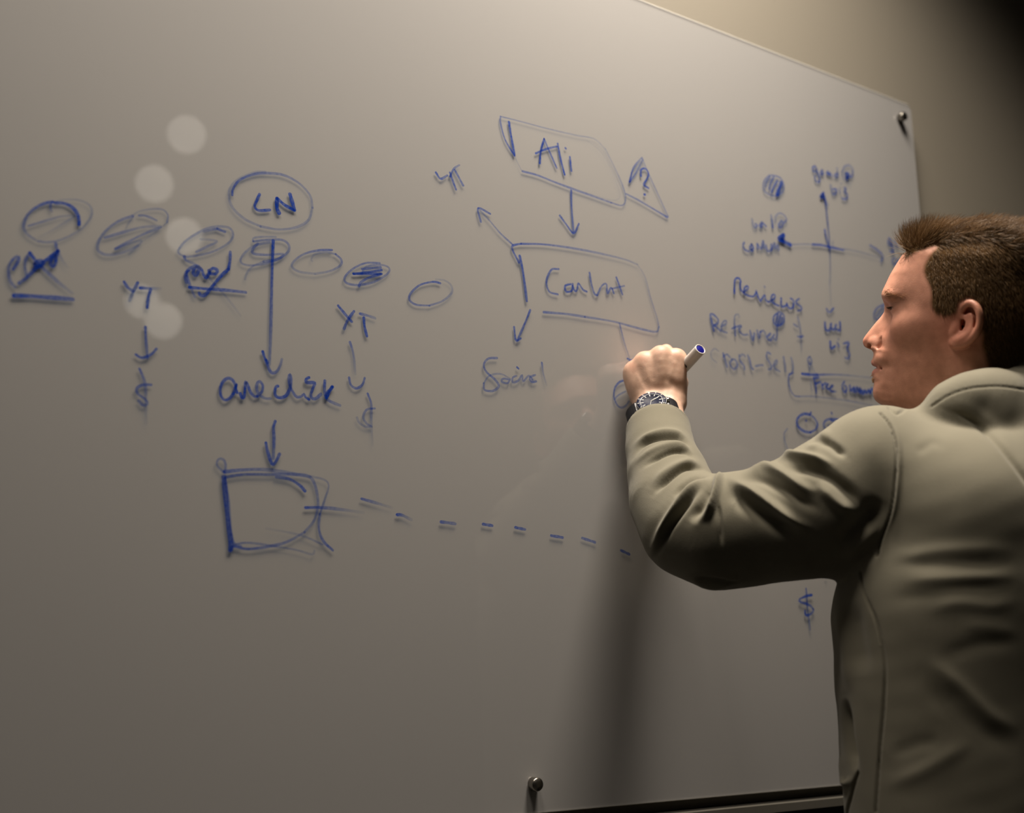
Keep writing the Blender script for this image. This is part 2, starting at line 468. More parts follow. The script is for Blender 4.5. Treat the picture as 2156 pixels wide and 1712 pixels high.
ink('handwritten_word', 'words One click in blue marker', '''
I 1.1 .85 .9 340,560 300,490 240,470 180,510 145,600 155,700 205,750 270,720 320,650 345,560
I 1.0 .9 1 350,550 345,600 360,655
I 1.1 1 .8 400,665 425,720 450,710 460,620 470,515 500,570 540,660 590,705 620,700
I 1.1 .9 .55 620,700 680,640 690,560 650,510 615,550 620,640 670,700 730,730 790,730
I 1.2 1 .75 885,570 860,580 845,640 860,700 920,720 990,690 1040,600 1055,480 1040,420 1025,470 1040,560
I 1.0 .7 .9 1040,560 1080,650 1130,710 1190,700 1220,670 1240,710 1285,740
I 1.2 .95 .7 1285,460 1250,480 1250,520 1300,525 1360,530 1335,600 1310,680 1330,730 1380,725 1435,675
I 1.1 .9 .5 1490,500 1485,600 1495,700 1530,750 1610,790 1685,820
I 1.3 .9 1 1585,580 1540,650 1510,720
I 1.2 1 .9 1580,585 1525,650 1500,690''')
ink('drawn_arrow', 'short arrow between the words One click and the scribbled box', '''
I 1.2 .9 .6 850,1025 830,1100 835,1250 830,1400 825,1500
I 1.2 .95 .8 730,1300 750,1400 790,1530 820,1580 860,1540 905,1445''')
ink('drawn_box', 'roughly drawn box with overlapping lines', '''
D .9 .6 .5 650,1160 655,1120 640,1090 615,1090 605,1120 630,1150 650,1165
D 1.7 .8 .85 645,1190 655,1300 670,1450 685,1560 682,1600
D 1 .6 .6 650,1200 672,1330 682,1480 700,1560 740,1580
D 1.3 .8 .35 650,1160 750,1150 870,1148 1000,1165 1130,1190
D 1.1 .7 .5 655,1190 760,1175 900,1175 1040,1175 1130,1190 1165,1260 1175,1350 1155,1430 1100,1500
D 1 .5 .85 1100,1500 1000,1555 900,1580 780,1595 700,1580 682,1600
D .8 .6 .3 700,1570 780,1560 900,1575 1050,1600 1140,1625 1155,1605
D 1.1 .6 .95 940,1190 1010,1200 1070,1235 1102,1268
D .8 .35 .55 1130,1185 1210,1205 1235,1240 1215,1310 1185,1400
D 1 .55 .85 1185,1400 1180,1480 1205,1550 1258,1602
D .8 .1 .5 880,1480 1000,1500 1100,1525 1200,1570
D 1.2 1 .1 1105,1362 1200,1362 1300,1372 1430,1390''')
for dash_label, st in [('long dash beside the scribbled box', 'D 1.1 .85 .1 1420,1312 1500,1335 1590,1362'), ('dark short dash with a tail right of the long dash', 'D 1.2 1 .2 1620,1402 1650,1405 1700,1430'),
           (None, 'P 1.2 .8 .6 928,1099 958,1103'), (None, 'P 1.2 .8 .8 1017,1104 1036,1107'), (None, 'P 1.2 .85 .7 1085,1111 1105,1115'),
           (None, 'P 1.2 .8 .8 1160,1128 1184,1132'), (None, 'P 1.2 .7 .7 1225,1133 1252,1142'), (None, 'P 1.2 .8 .8 1307,1159 1324,1167')]:
    ink('drawn_dash', dash_label, st)
ink('drawn_box', 'slanted box drawn around the word Ali', '''
B .8 .6 .9 1150,65 1150,100 1175,190 1225,275
B 1.1 .95 .95 1195,95 1205,160 1225,270
B .7 .5 .3 1150,65 1250,90 1400,130 1550,165 1650,185 1710,240
B .8 .3 .6 1710,240 1760,340 1800,430 1818,500 1800,540 1740,525
B 1 .6 .7 1740,525 1600,475 1450,420 1350,380 1268,358
B .5 .3 .3 1225,275 1240,310 1265,358
B .5 .1 .2 1600,185 1690,260 1750,370 1785,470 1780,505 1730,510 1600,470''')
ink('handwritten_word', 'word Ali inside the slanted box', '''
B 1 .9 .9 1360,315 1365,250 1383,185
B .9 .75 .8 1383,185 1410,250 1450,340
B 1 .9 .8 1338,262 1390,240 1450,225
B 1 .9 .95 1455,210 1470,290 1492,375
B 1 .9 .9 1520,280 1528,355
B 1 .9 .9 1496,233 1498,236''')
ink('drawn_arrow', 'arrow from the box around Ali down to the Content box', '''
B 1 .85 .7 1527,460 1530,560 1540,680
B 1 .8 .85 1467,595 1500,640 1540,688 1568,638''')
ink('drawn_triangle', 'triangle with a question mark beside the box around Ali', '''
B 1 .9 .5 1838,415 1860,340 1905,285
B .9 .8 .5 1840,415 1870,370 1910,295
B .7 .5 .6 1905,285 1940,370 1990,480 2045,600
B .9 .55 .8 1820,478 1900,520 2040,603
B 1 .9 .9 1900,385 1900,350 1925,345 1940,375 1925,410 1915,430 1940,448
B 1.2 .9 .9 1918,482 1922,482''')
ink('handwritten_word', 'letters YT at the tip of the slanting arrow', '''
B 1 .9 .7 805,365 830,398 865,380
B 1 .8 .8 880,365 895,410 912,455
B .9 .5 .8 930,325 900,345 880,385
B 1 .7 .75 905,350 950,433''')
ink('drawn_arrow', 'slanting arrow from the Content box up to the letters YT', '''
B .8 .7 .4 1215,750 1150,690 1090,620 1030,555
B .9 .7 .8 1045,628 1030,555 1095,585''')
ink('drawn_box', 'open box drawn around the word Content', '''
B 1 .8 .8 1248,845 1215,780 1215,755 1260,745
B 1 .8 .35 1260,745 1400,750 1600,780 1800,825 1880,855
B .8 .25 .5 1880,855 1920,920 1950,1030 1985,1140 1995,1190
B 1 .6 .55 1995,1190 1980,1215 1900,1200 1750,1160 1600,1135
B 1.1 .55 .7 1600,1135 1500,1120 1380,1110
B 1.2 .9 .8 1252,810 1270,900 1290,1050''')
ink('drawn_arrow', 'short arrow from the Content box down to the word Social', '''
B 1 .8 .7 1308,1100 1275,1180 1240,1258
B 1 .85 .85 1222,1190 1232,1260 1258,1250''')
ink('handwritten_word', 'word Content inside the open box', '''
B 1 .8 .7 1460,880 1420,885 1395,945 1410,1000 1455,1015
B 1 .85 .85 1525,960 1495,970 1500,1000 1530,995 1535,960
B .9 .8 .8 1535,970 1548,998 1560,985 1565,955 1590,990 1610,1000
B 1 .8 .7 1625,900 1635,960 1650,1010 1665,1020
B .9 .7 .8 1665,1020 1690,970 1715,960 1720,1010 1740,980 1755,1010
B 1 .8 .8 1768,925 1785,970 1800,1015
B .9 .7 .6 1745,985 1810,970''')
ink('drawn_arrow', 'thin arrow from the Content box toward the raised hand', '''
B .8 .7 .3 1785,1170 1810,1270 1840,1360
B 1 .8 .7 1828,1358 1850,1368 1885,1340''')
ink('handwritten_word', 'round letter just begun behind the raised hand', '''
K .9 .8 .55 330,860 240,890 175,970 155,1070 165,1150 210,1240 270,1275 340,1240 380,1180
K .8 .6 .5 165,1150 220,1090 330,1030''')
ink('handwritten_word', 'word Social under the Content box', '''
B 1 .7 .6 1130,1355 1085,1358 1060,1390 1075,1430 1120,1470 1140,1505 1110,1530 1065,1525 1060,1490
B .8 .5 .4 1060,1490 1090,1450 1150,1440 1200,1465
B .9 .6 .6 1195,1470 1165,1465 1155,1480 1185,1490 1200,1470
B .9 .6 .6 1235,1450 1215,1460 1215,1485 1245,1475 1265,1445 1270,1480 1300,1450 1320,1470
B .9 .6 .7 1335,1445 1305,1460 1315,1482 1340,1480
B .9 .7 .15 1370,1380 1378,1440 1395,1500
B .9 .8 .8 1238,1405 1246,1412''')
ink('drawn_circle', 'hatched circle above the words bad at content', '''
F 1 .6 .7 470,240 400,320 410,430 480,480 570,495 640,440 655,350 610,270 530,240 470,240
F 1.2 .6 .6 480,260 430,330 425,380
F 1.2 .75 .7 530,260 490,330 470,410
F 1.3 .8 .8 575,305 530,380 500,450
F 2.2 .85 .95 625,330 600,400 570,480''')
ink('handwritten_word', 'words good at biz over the axis arrow head', '''
F 1.1 .8 .8 1050,120 1020,140 1030,185 1070,190 1060,130 1090,220 1110,290 1090,325 1050,290 1050,240
F 1.2 .8 .8 1140,170 1120,200 1130,230 1155,200 1140,170
F 1.3 .9 .9 1210,190 1195,210 1230,230 1230,200 1260,240
F 1.1 .5 .9 1325,140 1335,200 1340,240 1310,265 1295,235 1330,215
F 1.4 .9 1 1430,215 1450,280 1480,220 1440,210 1460,250
F 1 .9 .5 1480,230 1500,265 1520,230 1525,160 1480,110 1420,130 1390,190
F 1 .5 .3 1390,190 1400,260 1440,310 1500,350
F 1.2 .6 .9 1245,360 1265,440 1275,480 1310,460 1320,415 1280,410
F 1 .6 .6 1355,400 1368,460
F 1 .6 .6 1376,337 1380,343
F 1.2 .8 .8 1415,395 1440,400 1420,450 1455,470 1455,520 1420,540 1390,525''')
ink('drawn_axes', 'crossed axes with four arrow heads between the words about biz and content', '''
F 1.1 .95 .6 1155,460 1180,580 1195,700 1210,850
F 1 .6 .7 1210,850 1225,1000 1230,1140
F .9 .6 .22 1230,1140 1240,1300 1240,1600
C .8 .22 .15 790,720 795,790 800,865
F 1.8 1 1 1155,460 1120,515 1155,500
F 1.4 .95 .5 1155,460 1180,540 1210,610
F 1.2 .9 .7 1172,920 1190,1020 1220,1130 1240,1170
F .9 .45 .35 740,1110 900,1105 1020,1110
F 1.3 .85 .9 1020,1110 1120,1115 1230,1140 1410,1180
F .9 .4 .3 1410,1165 1600,1200 1800,1260 1880,1280
F 1.4 .8 .7 1745,1120 1850,1190 1905,1260 1880,1320
F 2.2 .95 1 650,985 595,1038 650,1070 735,1112
F 2.4 .95 .95 655,990 625,1045 650,1060
F 1 .35 .4 1275,1070 1270,1110
C 1.1 .85 .85 775,885 790,905 815,880''')
ink('handwritten_word', 'words bad at content left of the axes', '''
F 1.3 .4 .8 255,790 270,860 290,895 320,870 300,850
F 1.3 .75 .75 380,830 350,870 370,890 390,840 430,880
F 1.4 .5 .85 495,740 510,820 515,890
F 1.3 .7 .7 620,820 590,860 610,900 650,840 620,810
F 1 .7 .4 650,840 690,800 660,740 600,715 550,760 550,830
F 1.2 .7 .7 155,1085 140,1120 160,1170 210,1195
F 1.5 .75 .75 250,1110 225,1150 250,1190 270,1150 250,1110
F 1.3 .7 .7 320,1100 325,1160
F 1.2 .7 .7 330,1110 370,1165 395,1060 410,1150
F 1.3 .7 .7 430,1120 450,1190 490,1180 500,1110
F 1.2 .7 .6 500,1180 540,1090 550,1170 580,1110 590,1180''')
ink('handwritten_word', 'cut-off word beside the man\'s hair', '''
F 1.4 .7 .75 1985,1030 1970,1090 2010,1120 2000,1040 2030,1150 2035,1210 1995,1190
F 1.3 .7 .7 2050,1060 2090,1150
F 1.4 .65 .65 2050,1280 2020,1310 2050,1360 2090,1320 2060,1290
F 1.3 .65 .65 2100,1290 2115,1360''')
ink('handwritten_word', 'words bad biz under the lower axis end', '''
C 1.4 .9 .9 765,960 770,1000 790,1005 800,970
C 1.3 .85 .85 800,990 815,1003 828,975
C 1.3 .9 .9 850,960 850,1005 830,1000
C 1.4 .9 .9 795,1070 800,1108 822,1095
C 1.1 .8 .8 835,1075 845,1100
C .9 .8 .8 840,1055 842,1058
C 1.2 .9 .8 870,1080 900,1075 890,1110 905,1140 895,1165 880,1160''')
ink('drawn_circle', 'hatched circle half hidden by the man\'s nose', '''
C 1 .75 .75 1110,855 1060,880 1040,920 1055,945 1100,925 1130,880 1110,855
C 1 .7 .7 1095,870 1055,930
C 1 .7 .7 1110,885 1075,938''')
ink('handwritten_word', 'word Reviews', '''
E 1.1 .95 .95 380,290 380,220 385,150 420,130 445,160 440,200 445,250 480,290
E 1.0 .9 .9 480,280 525,240 520,215 490,230 480,280 510,310 580,325 610,280
E 1.1 .9 .9 610,265 630,330 655,375
E 1.0 .9 .8 655,375 700,310 710,360 740,385
E 1 .6 .6 698,218 702,230
E 1.1 .8 .9 740,385 800,350 810,310 780,310 770,360 800,400 850,425
E 1.1 .9 .9 875,345 880,430 930,420 935,400
E 1.1 .95 .9 935,400 960,450 1000,440 1005,370 975,345
E 1.1 .9 .8 1065,350 1030,380 1050,410 1090,440 1085,470 1050,475''')
ink('handwritten_word', 'word Referral under the word Reviews', '''
E 1.3 .75 .7 160,690 140,600 125,520 160,520 205,570 200,610 160,640
E 1.2 .7 .6 165,630 200,660 230,690
E 1.1 .6 .55 240,640 285,620 295,585 265,590 240,640 250,690 300,710
E 1.1 .3 .7 430,545 420,515 385,530 380,600 390,740
E 1.1 .7 .7 355,665 420,640
E 1.2 .65 .6 430,670 455,640 430,640 430,690 470,730 520,730
E 1.3 .65 .7 545,690 575,790 590,720
E 1.2 .65 .65 620,685 640,770 655,700
E 1.1 .65 .5 655,700 690,690 720,760
E 1.3 .7 .7 760,720 725,760 760,790 800,730
E 1.2 .6 .6 830,640 830,740 815,790 800,770''')
ink('drawn_circle', 'small hatched circle over the end of the word Referral', '''
E 1.1 .8 .8 850,490 795,540 800,610 850,635 900,600 905,530 860,490
E 1.2 .8 .8 840,510 820,600
E 1.2 .85 .85 870,520 840,620
E 1.1 .8 .8 890,550 870,620''')
ink('drawn_arrow', 'faint little arrow right of the word Referral', '''
E 1 .55 .5 1050,545 1075,640 1085,760
E .9 .5 .12 1085,760 1088,840 1092,910
E 1.2 .6 .5 1010,620 1050,650
E 1.3 .6 .75 1050,750 1085,755 1105,745''')
ink('handwritten_word', 'words Cross-Sell under the word Referral', '''
E 1 .3 .25 210,905 170,880 130,920 140,980 190,1025
E 1.3 .65 .6 260,930 280,1000 300,1070
E 1.2 .6 .5 265,960 300,940 330,970
E 1.3 .6 .6 350,1000 330,1040 370,1095 410,1060 390,1000 350,990
E 1.3 .55 .6 430,950 440,1010 480,1060 485,1100
E 1.2 .5 .5 440,960 470,940 490,960
E 1.3 .6 .65 520,950 540,1000 560,1080 575,1095
E 1.2 .6 .55 605,1065 650,1055 680,1055
E 1.2 .6 .6 760,935 730,920 720,970 760,1040 770,1085 740,1100
E 1.2 .55 .55 790,1060 830,1030 830,1000 800,1030 810,1090 860,1120
E 1.3 .55 .5 900,970 915,1050 920,1120
E 1.3 .5 .5 980,975 1000,1050 990,1130 960,1150''')
ink('drawn_bracket', 'rounded bracket drawn around the word Free and the cramped word', '''
G 1 .8 .5 300,350 240,390 225,450 235,550 270,660 330,730 400,740
G .9 .45 .35 400,740 600,740 900,770 1200,810
G .9 .4 .35 1200,810 1500,870 1750,930 1900,975''')
ink('drawn_pin', 'faint pin with a looped head standing on the heavy line', '''
G 1.1 .6 .6 575,90 540,130 560,200 590,210 605,150 575,90
G 1.1 .5 .4 570,210 570,350
G .9 .4 .3 595,210 650,340
G 1 .35 .25 590,460 610,640''')
ink('drawn_line', 'heavy horizontal line that fades toward the man\'s lips', '''
G 1.4 1 .9 445,370 600,385 700,386
G 1 .85 .4 700,386 900,382 1050,386 1200,395
G .9 .4 .3 1200,395 1400,415 1650,445''')
ink('handwritten_word', 'word Free under the heavy line', '''
G 1.2 .9 .8 640,450 670,560 680,690
G 1.3 .95 .8 640,440 720,430
G 1.1 .9 .8 660,540 750,500
G 1.2 .9 .9 770,530 790,610
G 1.1 .9 .8 780,560 830,520
G 1.2 .9 .9 840,580 880,540 850,540 850,600 900,620
G 1.2 .9 .7 910,600 960,560 930,560 900,620 930,655 1000,660''')
ink('handwritten_word', 'cramped dark word running behind the man\'s chin', '''
G 1.2 .8 .9 1140,500 1105,560 1120,640 1160,670 1180,600 1150,560
G 1.3 .9 .9 1230,560 1240,650 1290,600 1290,660
G 1.5 .9 1 1300,590 1320,670 1350,590 1370,660 1400,600 1400,680
G 1.4 1 1 1430,640 1440,700 1480,640 1500,690 1540,630 1560,690 1590,610
G 1.3 .9 .9 1620,640 1650,700 1690,650 1720,710''')
ink('drawn_circle', 'dotted blue ring near the man\'s shoulder', '''
G 1.5 .9 .8 570,1040 480,1025 400,1070 360,1150 390,1240 480,1310 580,1330
G 1.2 .9 .7 580,1330 670,1280 700,1190 660,1110 600,1050
G 1.1 .8 .8 595,1000 575,1040
G 1.3 .8 .8 506,1133 514,1138''')
ink('drawn_circle', 'second ring half hidden behind the man\'s shoulder', '''
G 1.2 .7 .85 840,1280 800,1220 820,1150 900,1110 1000,1110 1070,1140 1090,1190
G 1.4 .9 .95 920,1125 945,1138 970,1135
G 1.2 .75 .75 880,1222 890,1228''')
for st in ('G 1.2 .75 .75 930,1010 940,1030', 'G 1.2 .75 .75 1304,985 1312,1005', 'G 1.1 .7 .7 1636,1002 1644,1008'):
    ink('drawn_dot', None, st)
ink('drawn_line', 'thin curved line running down behind the man\'s sleeve', 'G .9 .5 .3 205,1270 155,1350 160,1450 200,1570 260,1690 330,1790')
ink('dollar_sign', 'dollar sign between the raised arm and the man\'s chest', '''
J 1 .8 .45 560,600 575,750 585,900 600,1100 630,1300 645,1470
J 1.2 1 .7 680,735 560,760 420,830 440,880 560,920 660,970 715,1040
J 1.2 .7 1 715,1040 700,1100 620,1160 550,1150 540,1070''')
ink('drawn_dot', 'blue dot just under the sleeve', 'J 1.3 .8 .8 975,338 985,345')

INK_W = 0.0037
layer = 0
for name, label, spec in INK:
    parts = []
    inks = []
    for line in spec.strip().splitlines():
        tok = line.split()
        cx, cy, cs = CROPS[tok[0]]
        wf, a0, a1 = float(tok[1]), float(tok[2]), float(tok[3])
        px = np.array([[float(c) for c in t.split(',')] for t in tok[4:]])
        px = px / cs + np.array([cx, cy])
        pw = np.array([on_plane(*q) for q in px])[:, [0, 2]]
        c = catmull(pw, 0.0025)
        layer += 1
        yoff = -0.00025 - 0.000004 * layer
        n = len(c)
        tg = np.gradient(c, axis=0)
        tg /= np.linalg.norm(tg, axis=1)[:, None] + 1e-12
        nm = np.stack([-tg[:, 1], tg[:, 0]], 1)
        s = np.linspace(0, 1, n)
        hw = INK_W * wf * 0.5 * (0.9 + 0.1 * np.sin(s * 9 + layer))
        aa = a0 + (a1 - a0) * s
        # rounded ends
        e = 6
        vs_, al = [], []
        rows = []
        def row(p, t_, nn, w_, a_):
            rows.append((p + nn * w_, p - nn * w_)); al.append((a_, a_))
        for k in range(e, 0, -1):
            th = k / e * math.pi / 2
            row(c[0] - tg[0] * hw[0] * math.sin(th), tg[0], nm[0], hw[0] * max(0.02, math.cos(th)), aa[0])
        for k in range(n):
            row(c[k], tg[k], nm[k], hw[k], aa[k])
        for k in range(1, e + 1):
            th = k / e * math.pi / 2
            row(c[-1] + tg[-1] * hw[-1] * math.sin(th), tg[-1], nm[-1], hw[-1] * max(0.02, math.cos(th)), aa[-1])
        v = np.array([[q[0], yoff, q[1]] for rw in rows for q in rw])
        f = [(2 * k, 2 * k + 1, 2 * k + 3, 2 * k + 2) for k in range(len(rows) - 1)]
        parts.append((v, f))
        inks += [a for rw in al for a in rw]
    V, Fc = merge(*parts)
    o = mesh_obj(name, V, Fc, M_ink, board, smooth=False, attrs={'ink': np.array(inks)})
    if label: o['label'] = 'blue marker: ' + label if len(label.split()) < 14 else label

# ---------------------------------------------------------------- implicit surfaces (distance fields + surface nets)
def smin(a, b, k):
    h = np.maximum(k - np.abs(a - b), 0) / k
    return np.minimum(a, b) - h * h * k * 0.25
def smax(a, b, k):
    return -smin(-a, -b, k)
class Field:
    def __init__(self, lo, hi, h):
        self.lo = np.array(lo, float); self.h = h
        self.n = np.ceil((np.array(hi) - self.lo) / h).astype(int) + 1
        self.ax = [(self.lo[i] + h * np.arange(self.n[i])).astype(np.float32) for i in range(3)]
        self.V = np.full(tuple(self.n), 0.3, np.float32)
    def sub(self, lo, hi):
        a = np.clip(np.floor((np.array(lo) - self.lo) / self.h).astype(int), 0, self.n - 1)
        b = np.clip(np.ceil((np.array(hi) - self.lo) / self.h).astype(int) + 1, 1, self.n)
        if np.any(b <= a): return None
        sl = tuple(slice(a[i], b[i]) for i in range(3))
        return sl, (self.ax[0][sl[0]][:, None, None], self.ax[1][sl[1]][None, :, None], self.ax[2][sl[2]][None, None, :])
    def blend(self, d, sl, k, mode):
        v = self.V[sl]
        if mode == 'add': self.V[sl] = smin(v, d, k) if k else np.minimum(v, d)
        else: self.V[sl] = smax(v, -d, k) if k else np.maximum(v, -d)
    def cone(self, a, b, ra, rb, k=0.01, mode='add', flat=None):
        a = np.array(a, np.float32); b = np.array(b, np.float32)
        m = max(ra, rb) + k + 3 * self.h + 0.01
        s = self.sub(np.minimum(a, b) - m, np.maximum(a, b) + m)
        if s is None: return
        sl, (x, y, z) = s
        ba = b - a; L = float(ba @ ba) + 1e-12
        t = np.clip(((x - a[0]) * ba[0] + (y - a[1]) * ba[1] + (z - a[2]) * ba[2]) / L, 0, 1)
        d = np.sqrt((x - a[0] - t * ba[0]) ** 2 + (y - a[1] - t * ba[1]) ** 2 + (z - a[2] - t * ba[2]) ** 2) - (ra + t * (rb - ra))
        self.blend(d, sl, k, mode)
    def chain(self, pts, k=0.01, mode='add'):
        for p, q in zip(pts[:-1], pts[1:]):
            self.cone(p[:3], q[:3], p[3], q[3], k, mode)
    def ellipsoid(self, c, r, k=0.01, mode='add', R=None):
        c = np.array(c, np.float32); r = np.array(r, np.float32)
        m = float(r.max()) + k + 3 * self.h + 0.01
        s = self.sub(c - m, c + m)
        if s is None: return
        sl, (x, y, z) = s
        x, y, z = x - c[0], y - c[1], z - c[2]
        if R is not None:
            x, y, z = [R[i][0] * x + R[i][1] * y + R[i][2] * z for i in range(3)]
        k0 = np.sqrt((x / r[0]) ** 2 + (y / r[1]) ** 2 + (z / r[2]) ** 2)
        k1 = np.sqrt((x / r[0] ** 2) ** 2 + (y / r[1] ** 2) ** 2 + (z / r[2] ** 2) ** 2) + 1e-9
        self.blend(k0 * (k0 - 1) / k1, sl, k, mode)
    def mesh(self):
        V, h = self.V, self.h
        s = V < 0
        c = np.zeros(tuple(self.n - 1), np.int8)
        offs = [(i, j, k) for i in (0, 1) for j in (0, 1) for k in (0, 1)]
        nx, ny, nz = self.n
        for (i, j, k) in offs:
            c += s[i:nx - 1 + i, j:ny - 1 + j, k:nz - 1 + k]
        mask = (c > 0) & (c < 8)
        I = np.argwhere(mask)
        idx = np.full(mask.shape, -1, np.int64)
        idx[mask] = np.arange(len(I))
        vals = np.stack([V[I[:, 0] + i, I[:, 1] + j, I[:, 2] + k] for (i, j, k) in offs], 1).astype(np.float64)
        acc = np.zeros((len(I), 3)); cnt = np.zeros(len(I))
        O = np.array(offs, float)
        for a in range(8):
            for b in range(a + 1, 8):
                if np.abs(O[a] - O[b]).sum() != 1: continue
                va, vb = vals[:, a], vals[:, b]
                cr = (va < 0) != (vb < 0)
                t = np.where(cr, va / np.where(cr, va - vb, 1), 0)
                acc += np.where(cr[:, None], O[a] + t[:, None] * (O[b] - O[a]), 0)
                cnt += cr
        P = self.lo + h * (I + acc / cnt[:, None])
        quads = []
        for ax in range(3):
            u, v = [(1, 2), (2, 0), (0, 1)][ax]
            n = self.n
            s0 = [slice(1, None)] * 3; s0[ax] = slice(0, n[ax] - 1); s1 = list(s0); s1[ax] = slice(1, n[ax])
            A = s[tuple(s0)]; B = s[tuple(s1)]
            E = np.argwhere(A != B)
            E[:, [u, v]] += 1
            keep = (E[:, u] < n[u] - 1) & (E[:, v] < n[v] - 1)
            E = E[keep]
            ins = s[E[:, 0], E[:, 1], E[:, 2]]
            def cell(du, dv):
                q = E.copy(); q[:, u] += du; q[:, v] += dv
                return idx[q[:, 0], q[:, 1], q[:, 2]]
            Q = np.stack([cell(-1, -1), cell(0, -1), cell(0, 0), cell(-1, 0)], 1)
            Q[~ins] = Q[~ins][:, ::-1]
            quads.append(Q)
        Q = np.vstack(quads)
        return P, Q[(Q >= 0).all(1)]

def relax(P, Q, it=2, lam=0.5):
    e = np.vstack([Q[:, [0, 1]], Q[:, [1, 2]], Q[:, [2, 3]], Q[:, [3, 0]]])
    e = np.vstack([e, e[:, ::-1]])
    n = len(P)
    deg = np.bincount(e[:, 0], minlength=n)[:, None] + 1e-9
    for _ in range(it):
        for l in (lam, -lam * 1.04):           # Taubin smoothing
            m = np.stack([np.bincount(e[:, 0], weights=P[e[:, 1], i], minlength=n) for i in range(3)], 1) / deg
            P = P + l * (m - P)
    return P
def vnormals(P, Q):
    fn = np.cross(P[Q[:, 2]] - P[Q[:, 0]], P[Q[:, 3]] - P[Q[:, 1]])
    N = np.stack([np.bincount(Q.ravel(), weights=np.repeat(fn[:, i], 4), minlength=len(P)) for i in range(3)], 1)
    return N / (np.linalg.norm(N, axis=1)[:, None] + 1e-12)
def poly_dist(px, py, poly):
    """distance from each point to a polyline, and the place along it (0..1)"""
    best = np.full(len(px), 1e9); tt = np.zeros(len(px))
    m = len(poly) - 1
    for i in range(m):
        a, b = poly[i], poly[i + 1]
        d = b - a
        t = np.clip(((px - a[0]) * d[0] + (py - a[1]) * d[1]) / (d @ d + 1e-9), 0, 1)
        q = np.hypot(px - a[0] - t * d[0], py - a[1] - t * d[1])
        w = q < best
        best[w] = q[w]; tt[w] = (i + t[w]) / m
    return best, tt
def in_poly(px, py, poly):
    r = np.zeros(len(px), bool)
    n = len(poly)
    for i in range(n):
        (x0, y0), (x1, y1) = poly[i], poly[(i + 1) % n]
        c = ((y0 > py) != (y1 > py)) & (px < (x1 - x0) * (py - y0) / (y1 - y0 + 1e-12) + x0)
        r ^= c
    return r
def rng_noise(P, scale, seed, octaves=3):
    """cheap smooth noise made of random plane waves"""
    g = np.random.default_rng(seed)
    out = np.zeros(len(P))
    for o in range(octaves):
        for _ in range(5):
            k = g.normal(size=3); k /= np.linalg.norm(k)
            out += np.sin(P @ k * scale * 2 ** o * g.uniform(.7, 1.4) + g.uniform(0, 6.28)) / 2 ** o
    return out / 5

# ---------------------------------------------------------------- the man: where his joints are
PERSON_BASE = np.array([1.26, -0.44, 0.0])
person = empty('person', PERSON_BASE)
tag(person, 'man in olive grey hoodie seen from behind his left side, writing on the board', 'person')

def head_frame():
    phi, pitch, roll = [math.radians(a) for a in (8, 14, 10)]
    L = ray(1990, 660) * np.array([1, 1, 0]); L = L / np.linalg.norm(L)
    perp = np.array([-L[1], L[0], 0])
    X = math.cos(phi) * perp + math.sin(phi) * L
    Y = np.array([-X[1], X[0], 0])
    X2 = math.cos(pitch) * X + math.sin(pitch) * np.array([0, 0, 1.0])
    Z1 = np.cross(X2, Y)
    Y2 = math.cos(roll) * Y - math.sin(roll) * Z1
    Z2 = np.cross(X2, Y2)
    ear = at(2014, 689, 1.325)
    return ear - 0.072 * Y2, X2, Y2, Z2
HO, HX, HY, HZ = head_frame()
HM = np.stack([HX, HY, HZ])                    # rows: local axes (forward, left, up)
def to_world(p): return HO + np.asarray(p) @ HM
def to_head(p): return (np.asarray(p) - HO) @ HM.T
def px_head(x, y, Y):                          # pixel -> head coordinates on the plane `Y` metres to the left
    r = ray(x, y)
    t = ((HO - CAM) @ HY + Y) / (r @ HY)
    return to_head(CAM + t * r)

NECK = np.array([1.235, -0.462, 1.49])
TF = np.array([-0.096, 0.995, 0.0])            # torso forward
TL = np.array([-0.995, -0.096, 0.0])           # torso left

# ---------------------------------------------------------------- head and neck
def cropA(x, y): return (1720 + x / 3.567, 420 + y / 3.567)
PROFILE = [(650, 430), (600, 510), (560, 580), (525, 650), (497, 705), (493, 740), (503, 770), (511, 800), (505, 850), (480, 885), (440, 930),
           (400, 980), (365, 1025), (347, 1055), (347, 1080), (360, 1110), (390, 1125), (425, 1131), (435, 1150), (425, 1190), (418, 1215),
           (425, 1235), (455, 1262), (430, 1290), (422, 1315), (428, 1345), (438, 1365), (432, 1400), (425, 1440), (428, 1480), (445, 1515),
           (490, 1545), (540, 1565)]
prof = np.array([px_head(*cropA(*q), 0.0)[[0, 2]] for q in PROFILE]) * 1000
prof = np.vstack([[[0, 128], [30, 126], [60, 116], [80, 103]], prof, [[70, -112], [40, -114], [0, -116]]])
for i in range(1, len(prof)):                  # keep z strictly falling
    if prof[i, 1] >= prof[i - 1, 1] - 0.3: prof[i, 1] = prof[i - 1, 1] - 0.3
def x_front(z): return np.interp(z, prof[::-1, 1], prof[::-1, 0])

